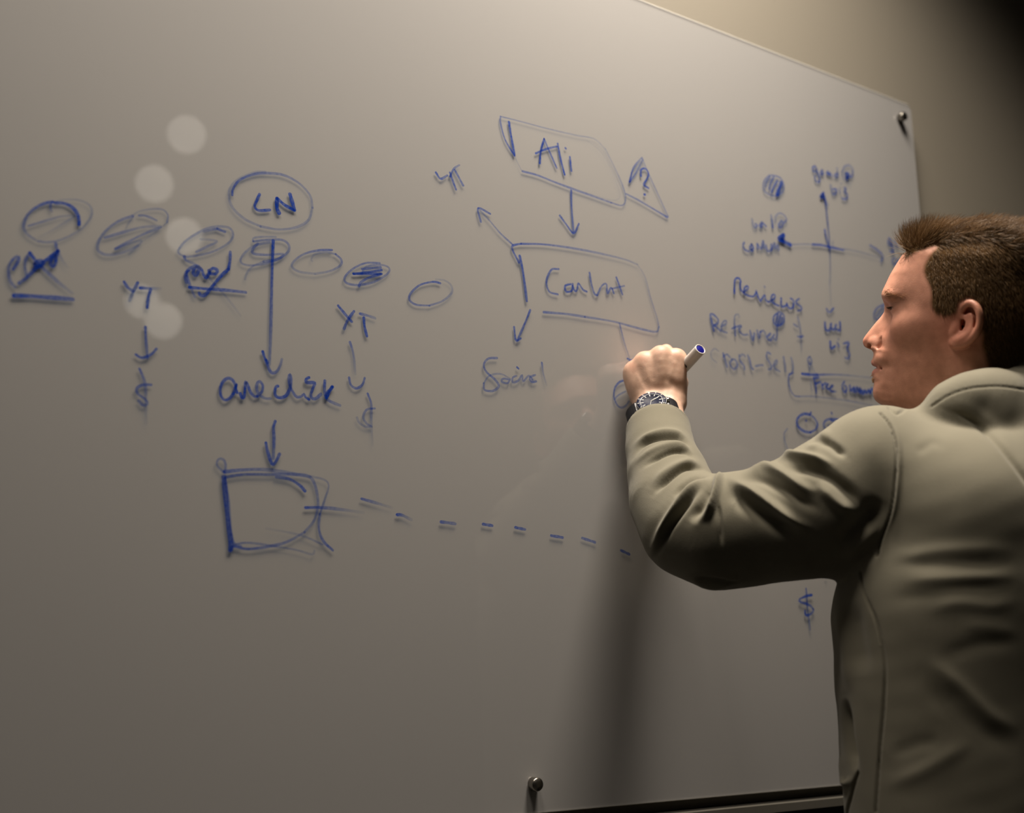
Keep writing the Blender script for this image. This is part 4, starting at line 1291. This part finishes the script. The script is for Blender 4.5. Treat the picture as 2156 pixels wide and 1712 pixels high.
def make_hair():
    w = np.where(hair_in, np.clip(hd_ / 0.003, 0.15, 1), 0) * (hp[:, 2] > -0.09)
    P, N, g = sample_roots(w, 42000, 5)
    x, y, z = P.T
    top = np.clip((z - 0.072) / 0.03, 0, 1) * np.clip((0.066 - np.abs(y)) / 0.012, 0, 1)   # 1 on the crown, 0 on the sides
    front = np.clip((x - 0.030) / 0.05, 0, 1)
    clump = rng_noise(P, 160, 3, 2)[:, None]
    rnd = g.normal(size=(len(P), 3))
    d_side = np.stack([-0.25 - 0.5 * np.clip(-x / 0.05, 0, 1) * 0, np.zeros_like(x), -np.ones_like(x)], 1) + rnd * 0.16
    d_side[:, 0] -= 0.45 * np.clip((z - 0.02) / 0.06, 0, 1)
    d_top = np.stack([-0.75 + 1.45 * front ** 1.3, 0.25 * np.sign(y) * np.abs(y) / 0.06 - 0.25, 0.30 + 0.40 * front], 1) + rnd * 0.13 + clump * np.array([[0.30, 0.34, 0.12]])
    d = d_side * (1 - top[:, None]) + d_top * top[:, None]
    d /= np.linalg.norm(d, axis=1)[:, None]
    edge = np.clip(np.interp(np.arange(len(P)), np.arange(len(P)), np.ones(len(P))), 0, 1)
    ln = (0.0085 + 0.0165 * top + 0.012 * top * front) * g.uniform(0.75, 1.12, len(P))
    ln *= np.where(z < 0.0, 0.75, 1)
    nrm = N * (0.30 + 0.65 * top[:, None]) + rnd * 0.08
    curl = np.stack([-0.9 * top * front, np.zeros_like(x), 0.35 * top * front], 1)
    tn = HAIR_C * (g.uniform(0.6, 1.5, (len(P), 1))) * (1 + 0.25 * clump)
    V, Fq, C = strands(P, nrm, d, ln, np.full(len(P), 0.00024), tn, 4, curl, 7)
    return V, Fq, C
V, Fq, C = make_hair()
hair = mesh_obj('hair', to_world(V), Fq, M_hair, person, attrs={'tint': C})
tag(hair, 'short brown hair brushed up at the front')

def make_brows():
    out = []
    bw = np.exp(-((hp[:, 2] - (0.0395 - np.clip(np.abs(hp[:, 1]) - 0.040, 0, 1) * 0.35)) / 0.0042) ** 2) * np.clip((np.abs(hp[:, 1]) - 0.012) / 0.02, 0, 1) * np.clip((0.060 - np.abs(hp[:, 1])) / 0.012, 0, 1) * (hp[:, 0] > 0.06)
    P, N, g = sample_roots(bw, 650, 9)
    s = np.sign(P[:, 1:2])
    d = np.concatenate([np.full((len(P), 1), -0.7), s * 0.6, np.full((len(P), 1), 0.15)], 1) + g.normal(size=P.shape) * 0.15
    d /= np.linalg.norm(d, axis=1)[:, None]
    tn = np.array([0.34, 0.20, 0.11]) * g.uniform(0.6, 1.4, (len(P), 1))
    out.append(strands(P, N * 0.05, d, g.uniform(0.004, 0.007, len(P)), np.full(len(P), 0.00016), tn, 3, None, 3))
    # lashes under the upper lid
    for sd in (1, -1):
        e = catmull([lid_pt(yy, zz, sd) for yy, zz in ((0.0235, 0.0193), (0.0275, 0.0202), (0.0320, 0.0207), (0.0370, 0.0209), (0.0420, 0.0211), (0.0475, 0.0208))], 0.0003)
        d = np.tile(np.array([[0.8, 0.25 * sd, -0.55]]), (len(e), 1)) + g.normal(size=e.shape) * 0.12
        out.append(strands(e, d, d, np.full(len(e), 0.0050), np.full(len(e), 0.00013), np.tile([[0.05, 0.03, 0.015]], (len(e), 1)), 3, np.tile([[0, 0, 0.8]], (len(e), 1)), 4))
    # thin beard under the lower lip and along the upper lip
    st = np.exp(-((hp[:, 2] + 0.074) / 0.004) ** 2) * np.exp(-(hp[:, 1] / 0.011) ** 2) * (hp[:, 0] > 0.095) 
    P, N, g = sample_roots(st, 160, 11)
    d = N * 0.5 + np.array([[0.1, 0, -0.7]]) + g.normal(size=P.shape) * 0.2
    tn = np.array([0.42, 0.24, 0.12]) * g.uniform(0.6, 1.3, (len(P), 1))
    out.append(strands(P, N, d, g.uniform(0.002, 0.0045, len(P)), np.full(len(P), 0.00016), tn, 3, None, 5))
    V, Fq, C, n = [], [], [], 0
    for v, f, c in out:
        V.append(v); Fq.append(f + n); C.append(c); n += len(v)
    return np.vstack(V), np.vstack(Fq), np.vstack(C)
V, Fq, C = make_brows()
mesh_obj('facial_hair', to_world(V), Fq, M_hair, person, attrs={'tint': C})['label'] = 'fair eyebrows, lashes and sparse stubble'

# ---------------------------------------------------------------- hoodie
SLEEVE_PX = [(1383, 876, 1.552, 50), (1385, 905, 1.532, 58), (1392, 950, 1.500, 65), (1404, 1000, 1.462, 76), (1421, 1060, 1.420, 88), (1452, 1110, 1.385, 99),
             (1512, 1120, 1.362, 112), (1590, 1110, 1.345, 111), (1680, 1092, 1.325, 119), (1760, 1066, 1.312, 137), (1835, 1036, 1.308, 138)]
HOOD = []
def hoodie_mesh():
    h = 0.0036
    F = Field((0.80, -0.80, 0.80), (1.66, -0.02, 1.68), h)
    # torso: elliptical sections
    zz = np.array([0.80, 1.00, 1.20, 1.33, 1.42, 1.49, 1.55, 1.60])
    aa = np.array([0.238, 0.232, 0.238, 0.242, 0.214, 0.130, 0.075, 0.03])
    bb = np.array([0.168, 0.168, 0.176, 0.180, 0.152, 0.108, 0.075, 0.03])
    oo = np.array([0.063, 0.058, 0.056, 0.044, 0.018, -0.01, -0.01, -0.01])
    x, y, z = F.ax
    zf = np.arange(0.6, 1.8, 0.005); kk = np.exp(-(np.arange(-20, 21) * 0.005 / 0.028) ** 2 / 2); kk /= kk.sum()
    sm = lambda t: np.interp(z, zf, np.convolve(np.pad(np.interp(zf, zz, t), 20, mode='edge'), kk, 'valid'))[None, None]
    a, b, o = sm(aa), sm(bb), sm(oo)
    X = x[:, None, None] - NECK[0]; Yy = y[None, :, None] - NECK[1]
    u = X * TL[0] + Yy * TL[1]; v = X * TF[0] + Yy * TF[1] - o
    d = (np.sqrt((u / a) ** 2 + (v / b) ** 2) - 1) * np.minimum(a, b) * 0.95
    d = np.maximum(d, 0.88 - z[None, None])
    F.V[:] = d
    S = at(1855, 992, 1.305)
    F.chain([(*(NECK + TL * 0.05 + np.array([0, 0, -0.050])), 0.072), (*(NECK + TL * 0.13 + np.array([0, 0.005, -0.078])), 0.076), (*S, 0.079)], 0.04)
    SR = NECK - TL * 0.185 + np.array([0, 0, -0.065])
    F.chain([(*(NECK + np.array([0, 0, -0.045])), 0.08), (*SR, 0.08), (1.500, -0.50, 1.15, 0.065), (1.415, -0.34, 1.04, 0.05)], 0.035)
    F.chain([(*at(px, py, dp), r * dp / FPX) for px, py, dp, r in SLEEVE_PX], 0.02)
    # hood lying on the shoulders
    hood = [(1962, 878, 1.300, 20), (2000, 856, 1.285, 32), (2045, 846, 1.275, 46), (2095, 848, 1.285, 60), (2155, 858, 1.335, 70), (2215, 862, 1.41, 74), (2250, 850, 1.50, 66), (2235, 835, 1.58, 50), (2180, 830, 1.63, 36)]
    HOOD.append([(*at(px, py, dp), r * dp / FPX) for px, py, dp, r in hood])
    F.chain(HOOD[-1], 0.03)
    drape = [(2022, 872, 1.290, 36), (2075, 890, 1.279, 62), (2130, 915, 1.290, 80), (2195, 940, 1.33, 90), (2260, 935, 1.42, 84)]
    HOOD.append([(*at(px, py, dp), r * dp / FPX) for px, py, dp, r in drape])
    F.chain(HOOD[-1], 0.02)
    # neck opening and cuff opening
    up = HZ * 0.4 + np.array([0, 0, 0.6])
    F.cone(NECK + np.array([0, 0.0, 0.00]) - TF * 0.01, to_world((0.01, 0, -0.03)), 0.052, 0.070, 0.006, 'sub')
    c0 = at(1383, 896, 1.538); fd = WRIST - at(1425, 1122, 1.37); fd /= np.linalg.norm(fd)
    CUFF = (c0, fd)
    s = F.sub(c0 - 0.09, c0 + 0.10)
    sl, (x, y, z) = s
    dist = (x - c0[0]) * fd[0] + (y - c0[1]) * fd[1] + (z - c0[2]) * fd[2]
    F.V[sl] = smax(F.V[sl], dist, 0.007)
    F.cone(c0 - fd * 0.03, c0 + fd * 0.05, 0.0305, 0.0305, 0.002, 'sub')
    P, Q = F.mesh()
    return relax(P, Q, 3, 0.5), Q
gp, gq = hoodie_mesh()
def subdivide(P, Q):
    e = np.sort(np.stack([Q, np.roll(Q, -1, 1)], 2).reshape(-1, 2), 1)
    ue, inv = np.unique(e, axis=0, return_inverse=True)
    inv = inv.reshape(-1, 4)
    n0, n1 = len(P), len(ue)
    V = np.vstack([P, (P[ue[:, 0]] + P[ue[:, 1]]) / 2, P[Q].mean(1)])
    E = inv + n0; C = (n0 + n1 + np.arange(len(Q)))[:, None]
    F = [np.stack([Q[:, k], E[:, k], C[:, 0], E[:, k - 1]], 1) for k in range(4)]
    return V, np.vstack(F)
gp, gq = subdivide(gp, gq)
gp = relax(gp, gq, 3, 0.5)

def S3(pts): return np.array([(1300 + x / 3.5933, 820 + y / 3.5933) for x, y in pts])
def S4(pts): return np.array([(1700 + x / 1.7983, 760 + y / 1.7983) for x, y in pts])
# folds of the cloth: where they run (in the photograph), half width in pixels, height in metres
FOLDS = [
 (S3([(115, 520), (200, 410), (330, 365), (460, 370), (540, 430), (570, 500)]), 4.5, -0.0050), (S3([(105, 450), (200, 370), (340, 322), (470, 340), (545, 420)]), 6, 0.0035),
 (S3([(180, 600), (300, 520), (420, 470), (520, 480), (600, 560)]), 4.5, -0.0045), (S3([(110, 570), (260, 470), (400, 420), (500, 430), (590, 540)]), 7, 0.0030),
 (S3([(270, 800), (340, 720), (430, 640), (520, 590), (620, 600), (690, 650)]), 5, -0.0060), (S3([(250, 750), (340, 650), (450, 580), (560, 550), (650, 610)]), 8, 0.0035),
 (S3([(420, 830), (470, 760), (560, 690), (640, 665), (700, 660)]), 5, -0.0050),
 (S3([(240, 1270), (330, 1080), (430, 920), (530, 780), (640, 700), (740, 660)]), 8, 0.0060), (S3([(275, 1290), (370, 1080), (470, 930), (560, 810), (650, 720)]), 7, -0.0075),
 (S3([(610, 1020), (690, 920), (740, 790), (780, 660), (800, 635)]), 8, 0.0085), (S3([(540, 1010), (640, 880), (700, 760), (745, 690)]), 9, -0.0065),
 (S3([(800, 640), (900, 720), (1050, 800), (1200, 900), (1350, 1000), (1500, 1080)]), 9, 0.0075), (S3([(800, 830), (900, 810), (1000, 890), (1200, 1010), (1400, 1110)]), 13, -0.0070),
 (S3([(765, 830), (775, 1000), (790, 1200)]), 4, -0.0030),
 (S3([(920, 660), (1050, 600), (1130, 590), (1250, 640), (1400, 740), (1530, 800)]), 9, 0.0060), (S3([(900, 690), (1000, 680), (1100, 690), (1250, 760), (1400, 850), (1560, 930)]), 9, -0.0045),
 (S3([(1200, 520), (1300, 500), (1400, 510), (1500, 530), (1650, 580)]), 8, 0.0065), (S3([(1250, 600), (1350, 600), (1450, 600), (1600, 660), (1750, 780), (1880, 930)]), 10, -0.0070),
 (S3([(1500, 700), (1650, 850), (1800, 950)]), 10, 0.0045), (S3([(1430, 430), (1500, 395), (1580, 400), (1650, 450), (1740, 520)]), 8, -0.0055), (S3([(1410, 460), (1480, 430), (1560, 350), (1620, 300)]), 8, 0.0030),
 (S3([(1990, 180), (2060, 270), (2100, 400), (2110, 520), (2100, 700), (2080, 880), (2040, 1020), (1990, 1150), (1965, 1260)]), 2.0, -0.0030),
 (S3([(2010, 170), (2085, 270), (2125, 400), (2135, 520), (2125, 700), (2105, 880), (2065, 1020), (2015, 1150)]), 5, 0.0020),
 (S3([(1700, 1290), (1800, 1190), (1900, 1100), (2000, 990)]), 13, 0.0030), (S3([(1650, 1200), (1780, 1080), (1900, 960), (1990, 800)]), 18, -0.0070),
 (S3([(420, 1400), (560, 1420), (640, 1470), (740, 1490), (880, 1450), (1000, 1470)]), 8, 0.0030), (S3([(480, 1410), (900, 1450), (905, 1400)]), 4, -0.002),
 # back and hood
 (S4([(505, 178), (600, 215), (680, 275), (760, 360), (820, 440), (900, 560)]), 6, -0.0030), (S4([(530, 150), (620, 185), (720, 262), (800, 370)]), 12, 0.0050),
 (S4([(470, 172), (540, 128), (620, 103), (720, 96), (820, 108), (900, 120)]), 2.2, -0.0009), 
 (S4([(310, 178), (340, 200), (375, 178), (400, 172)]), 3, -0.0020),
 (S4([(400, 350), (440, 330), (480, 310), (530, 340)]), 9, -0.0040), (S4([(290, 720), (380, 735), (500, 718), (700, 712), (820, 722)]), 14, 0.0055), (S4([(300, 775), (500, 765), (700, 770), (820, 765)]), 12, -0.0050),
 (S4([(340, 830), (500, 825), (700, 818), (820, 812)]), 12, 0.0055), (S4([(300, 900), (420, 890), (600, 860), (800, 870)]), 14, -0.0040), (S4([(430, 960), (560, 920), (700, 930), (820, 900)]), 14, 0.0045),
 (S4([(440, 1130), (520, 1180), (600, 1250), (700, 1345), (820, 1415)]), 15, 0.0085), (S4([(430, 1200), (520, 1280), (650, 1400), (820, 1490)]), 20, -0.0080), (S4([(480, 1130), (640, 1080), (820, 1060)]), 16, -0.005),
 (S4([(560, 1000), (700, 1010), (820, 1050)]), 16, 0.004), (S4([(270, 1620), (420, 1560), (560, 1480), (640, 1440)]), 16, 0.0055), (S4([(300, 1500), (420, 1450), (520, 1440)]), 14, -0.004),
 (S4([(200, 800), (215, 880), (265, 1000), (292, 1150), (288, 1300), (270, 1500), (258, 1712)]), 2.2, -0.0028),
 (S4([(112, 880), (130, 1000), (150, 1150), (160, 1280)]), 10, 0.0030), (S4([(170, 900), (190, 1050), (210, 1200)]), 16, -0.0040),
 (S4([(140, 1270), (152, 1400), (172, 1510), (185, 1565)]), 8, -0.0090), (S4([(188, 1560), (168, 1640), (150, 1712), (146, 1760)]), 2.5, -0.0040), (S4([(120, 1480), (130, 1580), (150, 1600), (180, 1570)]), 7, 0.0045),
]
gn = vnormals(gp, gq)
view = CAM - gp; view /= np.linalg.norm(view, axis=1)[:, None]
fac = np.clip(((gn * view).sum(1) + 0.10) / 0.35, 0, 1)
gx_, gy_, gd_ = project(gp)
disp = np.zeros(len(gp))
for poly, sg, am in FOLDS:
    poly = catmull(poly, 12)
    lo = poly.min(0) - 4 * sg; hi = poly.max(0) + 4 * sg
    m = np.where((gx_ > lo[0]) & (gx_ < hi[0]) & (gy_ > lo[1]) & (gy_ < hi[1]) & (gd_ < 1.75))[0]
    if not len(m): continue
    d, t = poly_dist(gx_[m], gy_[m], poly)
    tp_ = np.clip(np.minimum(t, 1 - t) / 0.32, 0, 1)
    taper = tp_ * tp_ * (3 - 2 * tp_) * 0.95 + 0.05 if sg > 3 else 1.0
    disp[m] += (am * 1.35 if poly[:, 0].max() < 1890 or sg < 9 else am * 0.3) * np.exp(-(d / (sg * (1.0 if sg < 9 else 1.15))) ** 2) * taper
far = 1 - fac
disp = disp * fac + 0.0035 * rng_noise(gp * np.array([1, 1, 1.6]), 26, 21, 2) * far + 0.0008 * rng_noise(gp, 45, 4, 3)
gp = gp + gn * disp[:, None]

M_cloth = bpy.data.materials.new('olive grey sweatshirt cloth')
M_cloth.use_nodes = True
nt = M_cloth.node_tree
b = nt.nodes['Principled BSDF']
b.inputs['Roughness'].default_value = 0.95
b.inputs['Specular IOR Level'].default_value = 0.1
b.inputs['Sheen Weight'].default_value = 0.12
b.inputs['Sheen Roughness'].default_value = 0.5
tc = nt.nodes.new('ShaderNodeTexCoord')
n1 = nt.nodes.new('ShaderNodeTexNoise'); n1.inputs['Scale'].default_value = 14; n1.inputs['Detail'].default_value = 6
mx = nt.nodes.new('ShaderNodeMix'); mx.data_type = 'RGBA'
mx.inputs['A'].default_value = (0.134, 0.125, 0.094, 1); mx.inputs['B'].default_value = (0.188, 0.175, 0.134, 1)
n2 = nt.nodes.new('ShaderNodeTexNoise'); n2.inputs['Scale'].default_value = 850; n2.inputs['Detail'].default_value = 3
ad = nt.nodes.new('ShaderNodeMath'); ad.operation = 'ADD'
bp = nt.nodes.new('ShaderNodeBump'); bp.inputs['Strength'].default_value = 0.35; bp.inputs['Distance'].default_value = 0.0006
for q in (n1, n2): nt.links.new(tc.outputs['Object'], q.inputs['Vector'])
nt.links.new(n1.outputs['Fac'], mx.inputs['Factor']); nt.links.new(mx.outputs['Result'], b.inputs['Base Color'])
ad.inputs[0].default_value = 0.0; nt.links.new(n2.outputs['Fac'], ad.inputs[1])
nt.links.new(ad.outputs[0], bp.inputs['Height']); nt.links.new(bp.outputs['Normal'], b.inputs['Normal'])
def cone_dist(P, pts):
    best = np.full(len(P), 9.0)
    for p, q in zip(pts[:-1], pts[1:]):
        a, b = np.array(p[:3]), np.array(q[:3]); d = b - a
        t = np.clip((P - a) @ d / (d @ d), 0, 1)
        best = np.minimum(best, np.linalg.norm(P - a - t[:, None] * d, axis=1) - (p[3] + t * (q[3] - p[3])))
    return best
gN = vnormals(gp, gq)
c0 = at(1383, 896, 1.538); fd = WRIST - at(1425, 1122, 1.37); fd /= np.linalg.norm(fd)
cz = gp[gq].mean(1)
along = (cz - c0) @ fd; off = np.linalg.norm(cz - c0 - along[:, None] * fd, axis=1)
is_cuff = (along > -0.045) & (off < 0.06)
is_hood = (np.minimum(cone_dist(cz, HOOD[0]), cone_dist(cz, HOOD[1])) < 0.008) & (cz[:, 2] > 1.47)
def cloth_part(name, faces, parent):
    ids, inv = np.unique(faces, return_inverse=True)
    o = mesh_obj(name, gp[ids], inv.reshape(-1, 4), M_cloth, parent)
    if len(o.data.vertices) == len(ids): o.data.normals_split_custom_set_from_vertices([tuple(n) for n in gN[ids]])
    return o
hoodie = cloth_part('hoodie', gq[~(is_cuff | is_hood)], person)
tag(hoodie, 'olive grey cotton hoodie with the hood down')
cloth_part('hood', gq[is_hood & ~is_cuff], hoodie)
cloth_part('cuff', gq[is_cuff], hoodie)

# trousers and shoes, out of the frame but standing on the floor
M_jean = new_mat('dark denim', (0.02, 0.024, 0.035), 0.9, bump=(400, 0.3, 0.001), noise=(40, 0.2))
M_shoe = new_mat('black shoe leather', (0.012, 0.012, 0.012), 0.5, noise=(60, 0.2))
FT = Field((0.95, -0.75, 0.03), (1.55, -0.15, 0.95), 0.010)
FT.ellipsoid(NECK * np.array([1, 1, 0]) + np.array([0, 0.02, 0.90]), (0.195, 0.13, 0.14), 0.03)
for s in (1, -1):
    hip = NECK * np.array([1, 1, 0]) + TL * 0.09 * s + TF * 0.02
    FT.chain([(*(hip + np.array([0, 0, 0.86])), 0.10), (*(hip + TL * 0.02 * s + np.array([0, 0.01, 0.48])), 0.075), (*(hip + TL * 0.03 * s + np.array([0, -0.01, 0.09])), 0.062)], 0.03)
tp, tq = FT.mesh()
mesh_obj('trousers', relax(tp, tq, 2), tq, M_jean, person)['label'] = 'dark denim trousers'
for s in (1, -1):
    c = NECK * np.array([1, 1, 0]) + TL * 0.12 * s + TF * 0.02
    FS = Field(c + np.array([-0.2, -0.16, -0.005]), c + np.array([0.2, 0.26, 0.14]), 0.006)
    FS.chain([(*(c - TF * 0.05 + np.array([0, 0, 0.048])), 0.042), (*(c + TF * 0.07 + np.array([0, 0, 0.044])), 0.042), (*(c + TF * 0.16 + np.array([0, 0, 0.036])), 0.034)], 0.03)
    FS.chain([(*(c - TF * 0.01 + np.array([0, 0, 0.05])), 0.045), (*(c - TF * 0.01 + np.array([0, 0, 0.10])), 0.045)], 0.03)
    FS.V = np.maximum(FS.V, 0.001 - FS.ax[2][None, None, :])
    sp, sq = FS.mesh()
    mesh_obj('shoe', relax(sp, sq, 1), sq, M_shoe, person)['label'] = 'black leather shoe'

# ---------------------------------------------------------------- marker pen held in the hand
M_white = new_mat('white marker plastic', (0.62, 0.58, 0.55), 0.35, noise=(40, 0.03))
M_blue = new_mat('blue marker plastic', (0.0012, 0.0016, 0.15), 0.6, spec=0.1, noise=(40, 0.05))
M_black = new_mat('black print', (0.006, 0.006, 0.008), 0.5, noise=(40, 0.1))
pen = empty('whiteboard_marker', TIP)
tag(pen, 'white marker pen with a blue end plug held in the raised hand', 'marker')
RP = 0.0083
mesh_obj('barrel', *lathe(mk(0.022), MAX_, [(0.0045, 0), (0.0062, 0.003), (RP, 0.012), (RP, MLEN - 0.024), (RP * 0.99, MLEN - 0.0222), (RP * 0.86, MLEN - 0.0220), (RP * 0.85, MLEN - 0.0235), (0.0005, MLEN - 0.0236)], 36), M_white, pen)
mesh_obj('end_plug', *lathe(mk(MLEN - 0.0060), MAX_, [(RP * 0.84, 0), (RP * 0.84, 0.0050), (RP * 0.78, 0.0054), (0.0004, 0.0054)], 32), M_blue, pen)
mesh_obj('nib', *lathe(mk(0.0), MAX_, [(0.0008, 0), (0.0020, 0.0018), (0.0024, 0.008), (0.0042, 0.010), (0.0046, 0.023)], 20), M_blue, pen)
# dark printed mark on the barrel near the index knuckle, a thin raised patch
r_, u_, n_v = frame_from(MAX_, CAMDIR)
pv, pf = [], []
for i in range(9):
    for j in range(7):
        ang = math.radians(-24 + 8 * j); s = MLEN - 0.033 - i * 0.0014
        pv.append(mk(s) + (RP + 0.00012) * (math.cos(ang) * u_ + math.sin(ang) * r_))
for i in range(8):
    for j in range(6):
        if (i in (0, 7)) and (j in (0, 5)): continue
        pf.append((i * 7 + j, i * 7 + j + 1, (i + 1) * 7 + j + 1, (i + 1) * 7 + j))
mesh_obj('printed_mark', np.array(pv), pf, M_black, pen)['label'] = 'dark printed mark on the barrel'

# ---------------------------------------------------------------- wristwatch
FA = WRIST - at(1425, 1122, 1.37); FA /= np.linalg.norm(FA)          # along the forearm
toc = CAM - at(1372, 850, 1.55); toc /= np.linalg.norm(toc)
WN = toc - FA * (toc @ FA); WN /= np.linalg.norm(WN)                  # back of the wrist
WR = np.cross(FA, WN)                                                # across the wrist, toward the thumb
if WR @ CR < 0: WR = -WR
WC = at(1372, 849, 1.532)
rot = math.radians(-6)
WU = FA * math.cos(rot) + WR * math.sin(rot); WR2 = WR * math.cos(rot) - FA * math.sin(rot)
watch = empty('wristwatch', WC - WN * 0.03)
tag(watch, 'steel dive watch with dark blue dial and black strap on the wrist', 'watch')
M_steel = new_mat('polished steel', (0.30, 0.30, 0.31), 0.3, metal=1.0, noise=(50, 0.03))
M_navy = new_mat('dark blue bezel', (0.006, 0.009, 0.028), 0.5, spec=0.12, noise=(50, 0.05))
M_dial = new_mat('dark blue dial', (0.010, 0.016, 0.045), 0.5, spec=0.08, noise=(30, 0.1))
M_lume = new_mat('pale hour marks', (0.42, 0.42, 0.40), 0.5, noise=(50, 0.03))
M_strap = new_mat('black rubber strap', (0.004, 0.0045, 0.007), 0.6, spec=0.2, bump=(500, 0.2, 0.0005), noise=(50, 0.1))
RB = 0.0218
mesh_obj('case', *lathe(WC - WN * 0.0065, WN, [(RB * 0.90, 0), (RB * 0.97, 0.002), (RB, 0.0065), (RB * 0.99, 0.0088), (RB * 0.965, 0.0095), (RB * 0.95, 0.0095)], 56, up=WU), M_steel, watch)
mesh_obj('bezel', *lathe(WC + WN * 0.0022, WN, [(RB * 0.962, 0), (RB * 0.955, 0.0012), (RB * 0.75, 0.0022), (RB * 0.735, 0.0018)], 56, up=WU), M_navy, watch)
mesh_obj('bezel_rim', *lathe(WC + WN * 0.0028, WN, [(RB * 0.745, 0), (RB * 0.745, 0.0014), (RB * 0.715, 0.0014), (RB * 0.715, 0.0)], 48, up=WU), M_steel, watch)
mesh_obj('dial', *lathe(WC + WN * 0.0030, WN, [(RB * 0.715, 0), (RB * 0.715, 0.0008), (0.0003, 0.0008)], 48, up=WU), M_dial, watch)
def patch(c, along, across, L, W, T):
    v = [c + along * (L / 2 * sa) + across * (W / 2 * sb) + WN * (T * sc_) for sa in (-1, 1) for sb in (-1, 1) for sc_ in (0, 1)]
    return np.array(v), [(0, 1, 3, 2), (4, 6, 7, 5), (0, 4, 5, 1), (2, 3, 7, 6), (0, 2, 6, 4), (1, 5, 7, 3)]
for i in range(12):
    a = math.radians(30 * i); dr = math.cos(a) * WU + math.sin(a) * WR2; ac = np.cross(WN, dr)
    mesh_obj('hour_mark', *patch(WC + dr * RB * 0.60 + WN * 0.0038, dr, ac, 0.0034 if i % 3 else 0.0042, 0.0011, 0.0003), M_lume, watch, smooth=False)
    mesh_obj('bezel_mark', *patch(WC + dr * RB * 0.855 + WN * 0.0040, dr, ac, 0.0026 if i else 0.0032, 0.0009 if i else 0.0024, 0.0004), M_lume, watch, smooth=False)
for ang, L_, W_ in ((60, 0.0085, 0.0014), (64, 0.0130, 0.0011), (200, 0.0120, 0.0005)):
    a = math.radians(ang); dr = math.cos(a) * WU + math.sin(a) * WR2; ac = np.cross(WN, dr)
    mesh_obj('watch_hand', *patch(WC + dr * L_ * 0.42 + WN * 0.0043, dr, ac, L_, W_, 0.0003), M_lume, watch, smooth=False)
mesh_obj('crown', *lathe(WC + WR2 * RB * 0.98, WR2, [(0.0030, 0), (0.0033, 0.0005), (0.0033, 0.0034), (0.0025, 0.0042)], 16, up=WN), M_steel, watch)
# strap: an oval band round the wrist, seen beside the case
sc0 = WC - WN * 0.0215
SV, SF = [], []
n = 48
for i in range(n):
    a = 2 * math.pi * i / n
    ca, sa = math.cos(a), math.sin(a)
    for (rr_, hw_) in ((1.0, -0.0105), (1.0, 0.0105), (1.10, 0.0105), (1.10, -0.0105)):
        SV.append(sc0 + WR2 * (0.0345 * rr_ * sa) + WN * (0.0225 * rr_ * ca) + WU * hw_)
for i in range(n):
    j = (i + 1) % n
    for k in range(4):
        l = (k + 1) % 4
        SF.append((i * 4 + k, j * 4 + k, j * 4 + l, i * 4 + l))
mesh_obj('strap', np.array(SV), SF, M_strap, watch, smooth=False)
M_lug = new_mat('brushed steel lug', (0.10, 0.10, 0.105), 0.5, metal=0.6, noise=(60, 0.1))
for s in (1, -1):
    mesh_obj('lug', *patch(WC + WR2 * RB * 0.96 * s - WN * 0.006, WU, WR2, 0.017, 0.005, 0.0050), M_lug, watch, smooth=False)
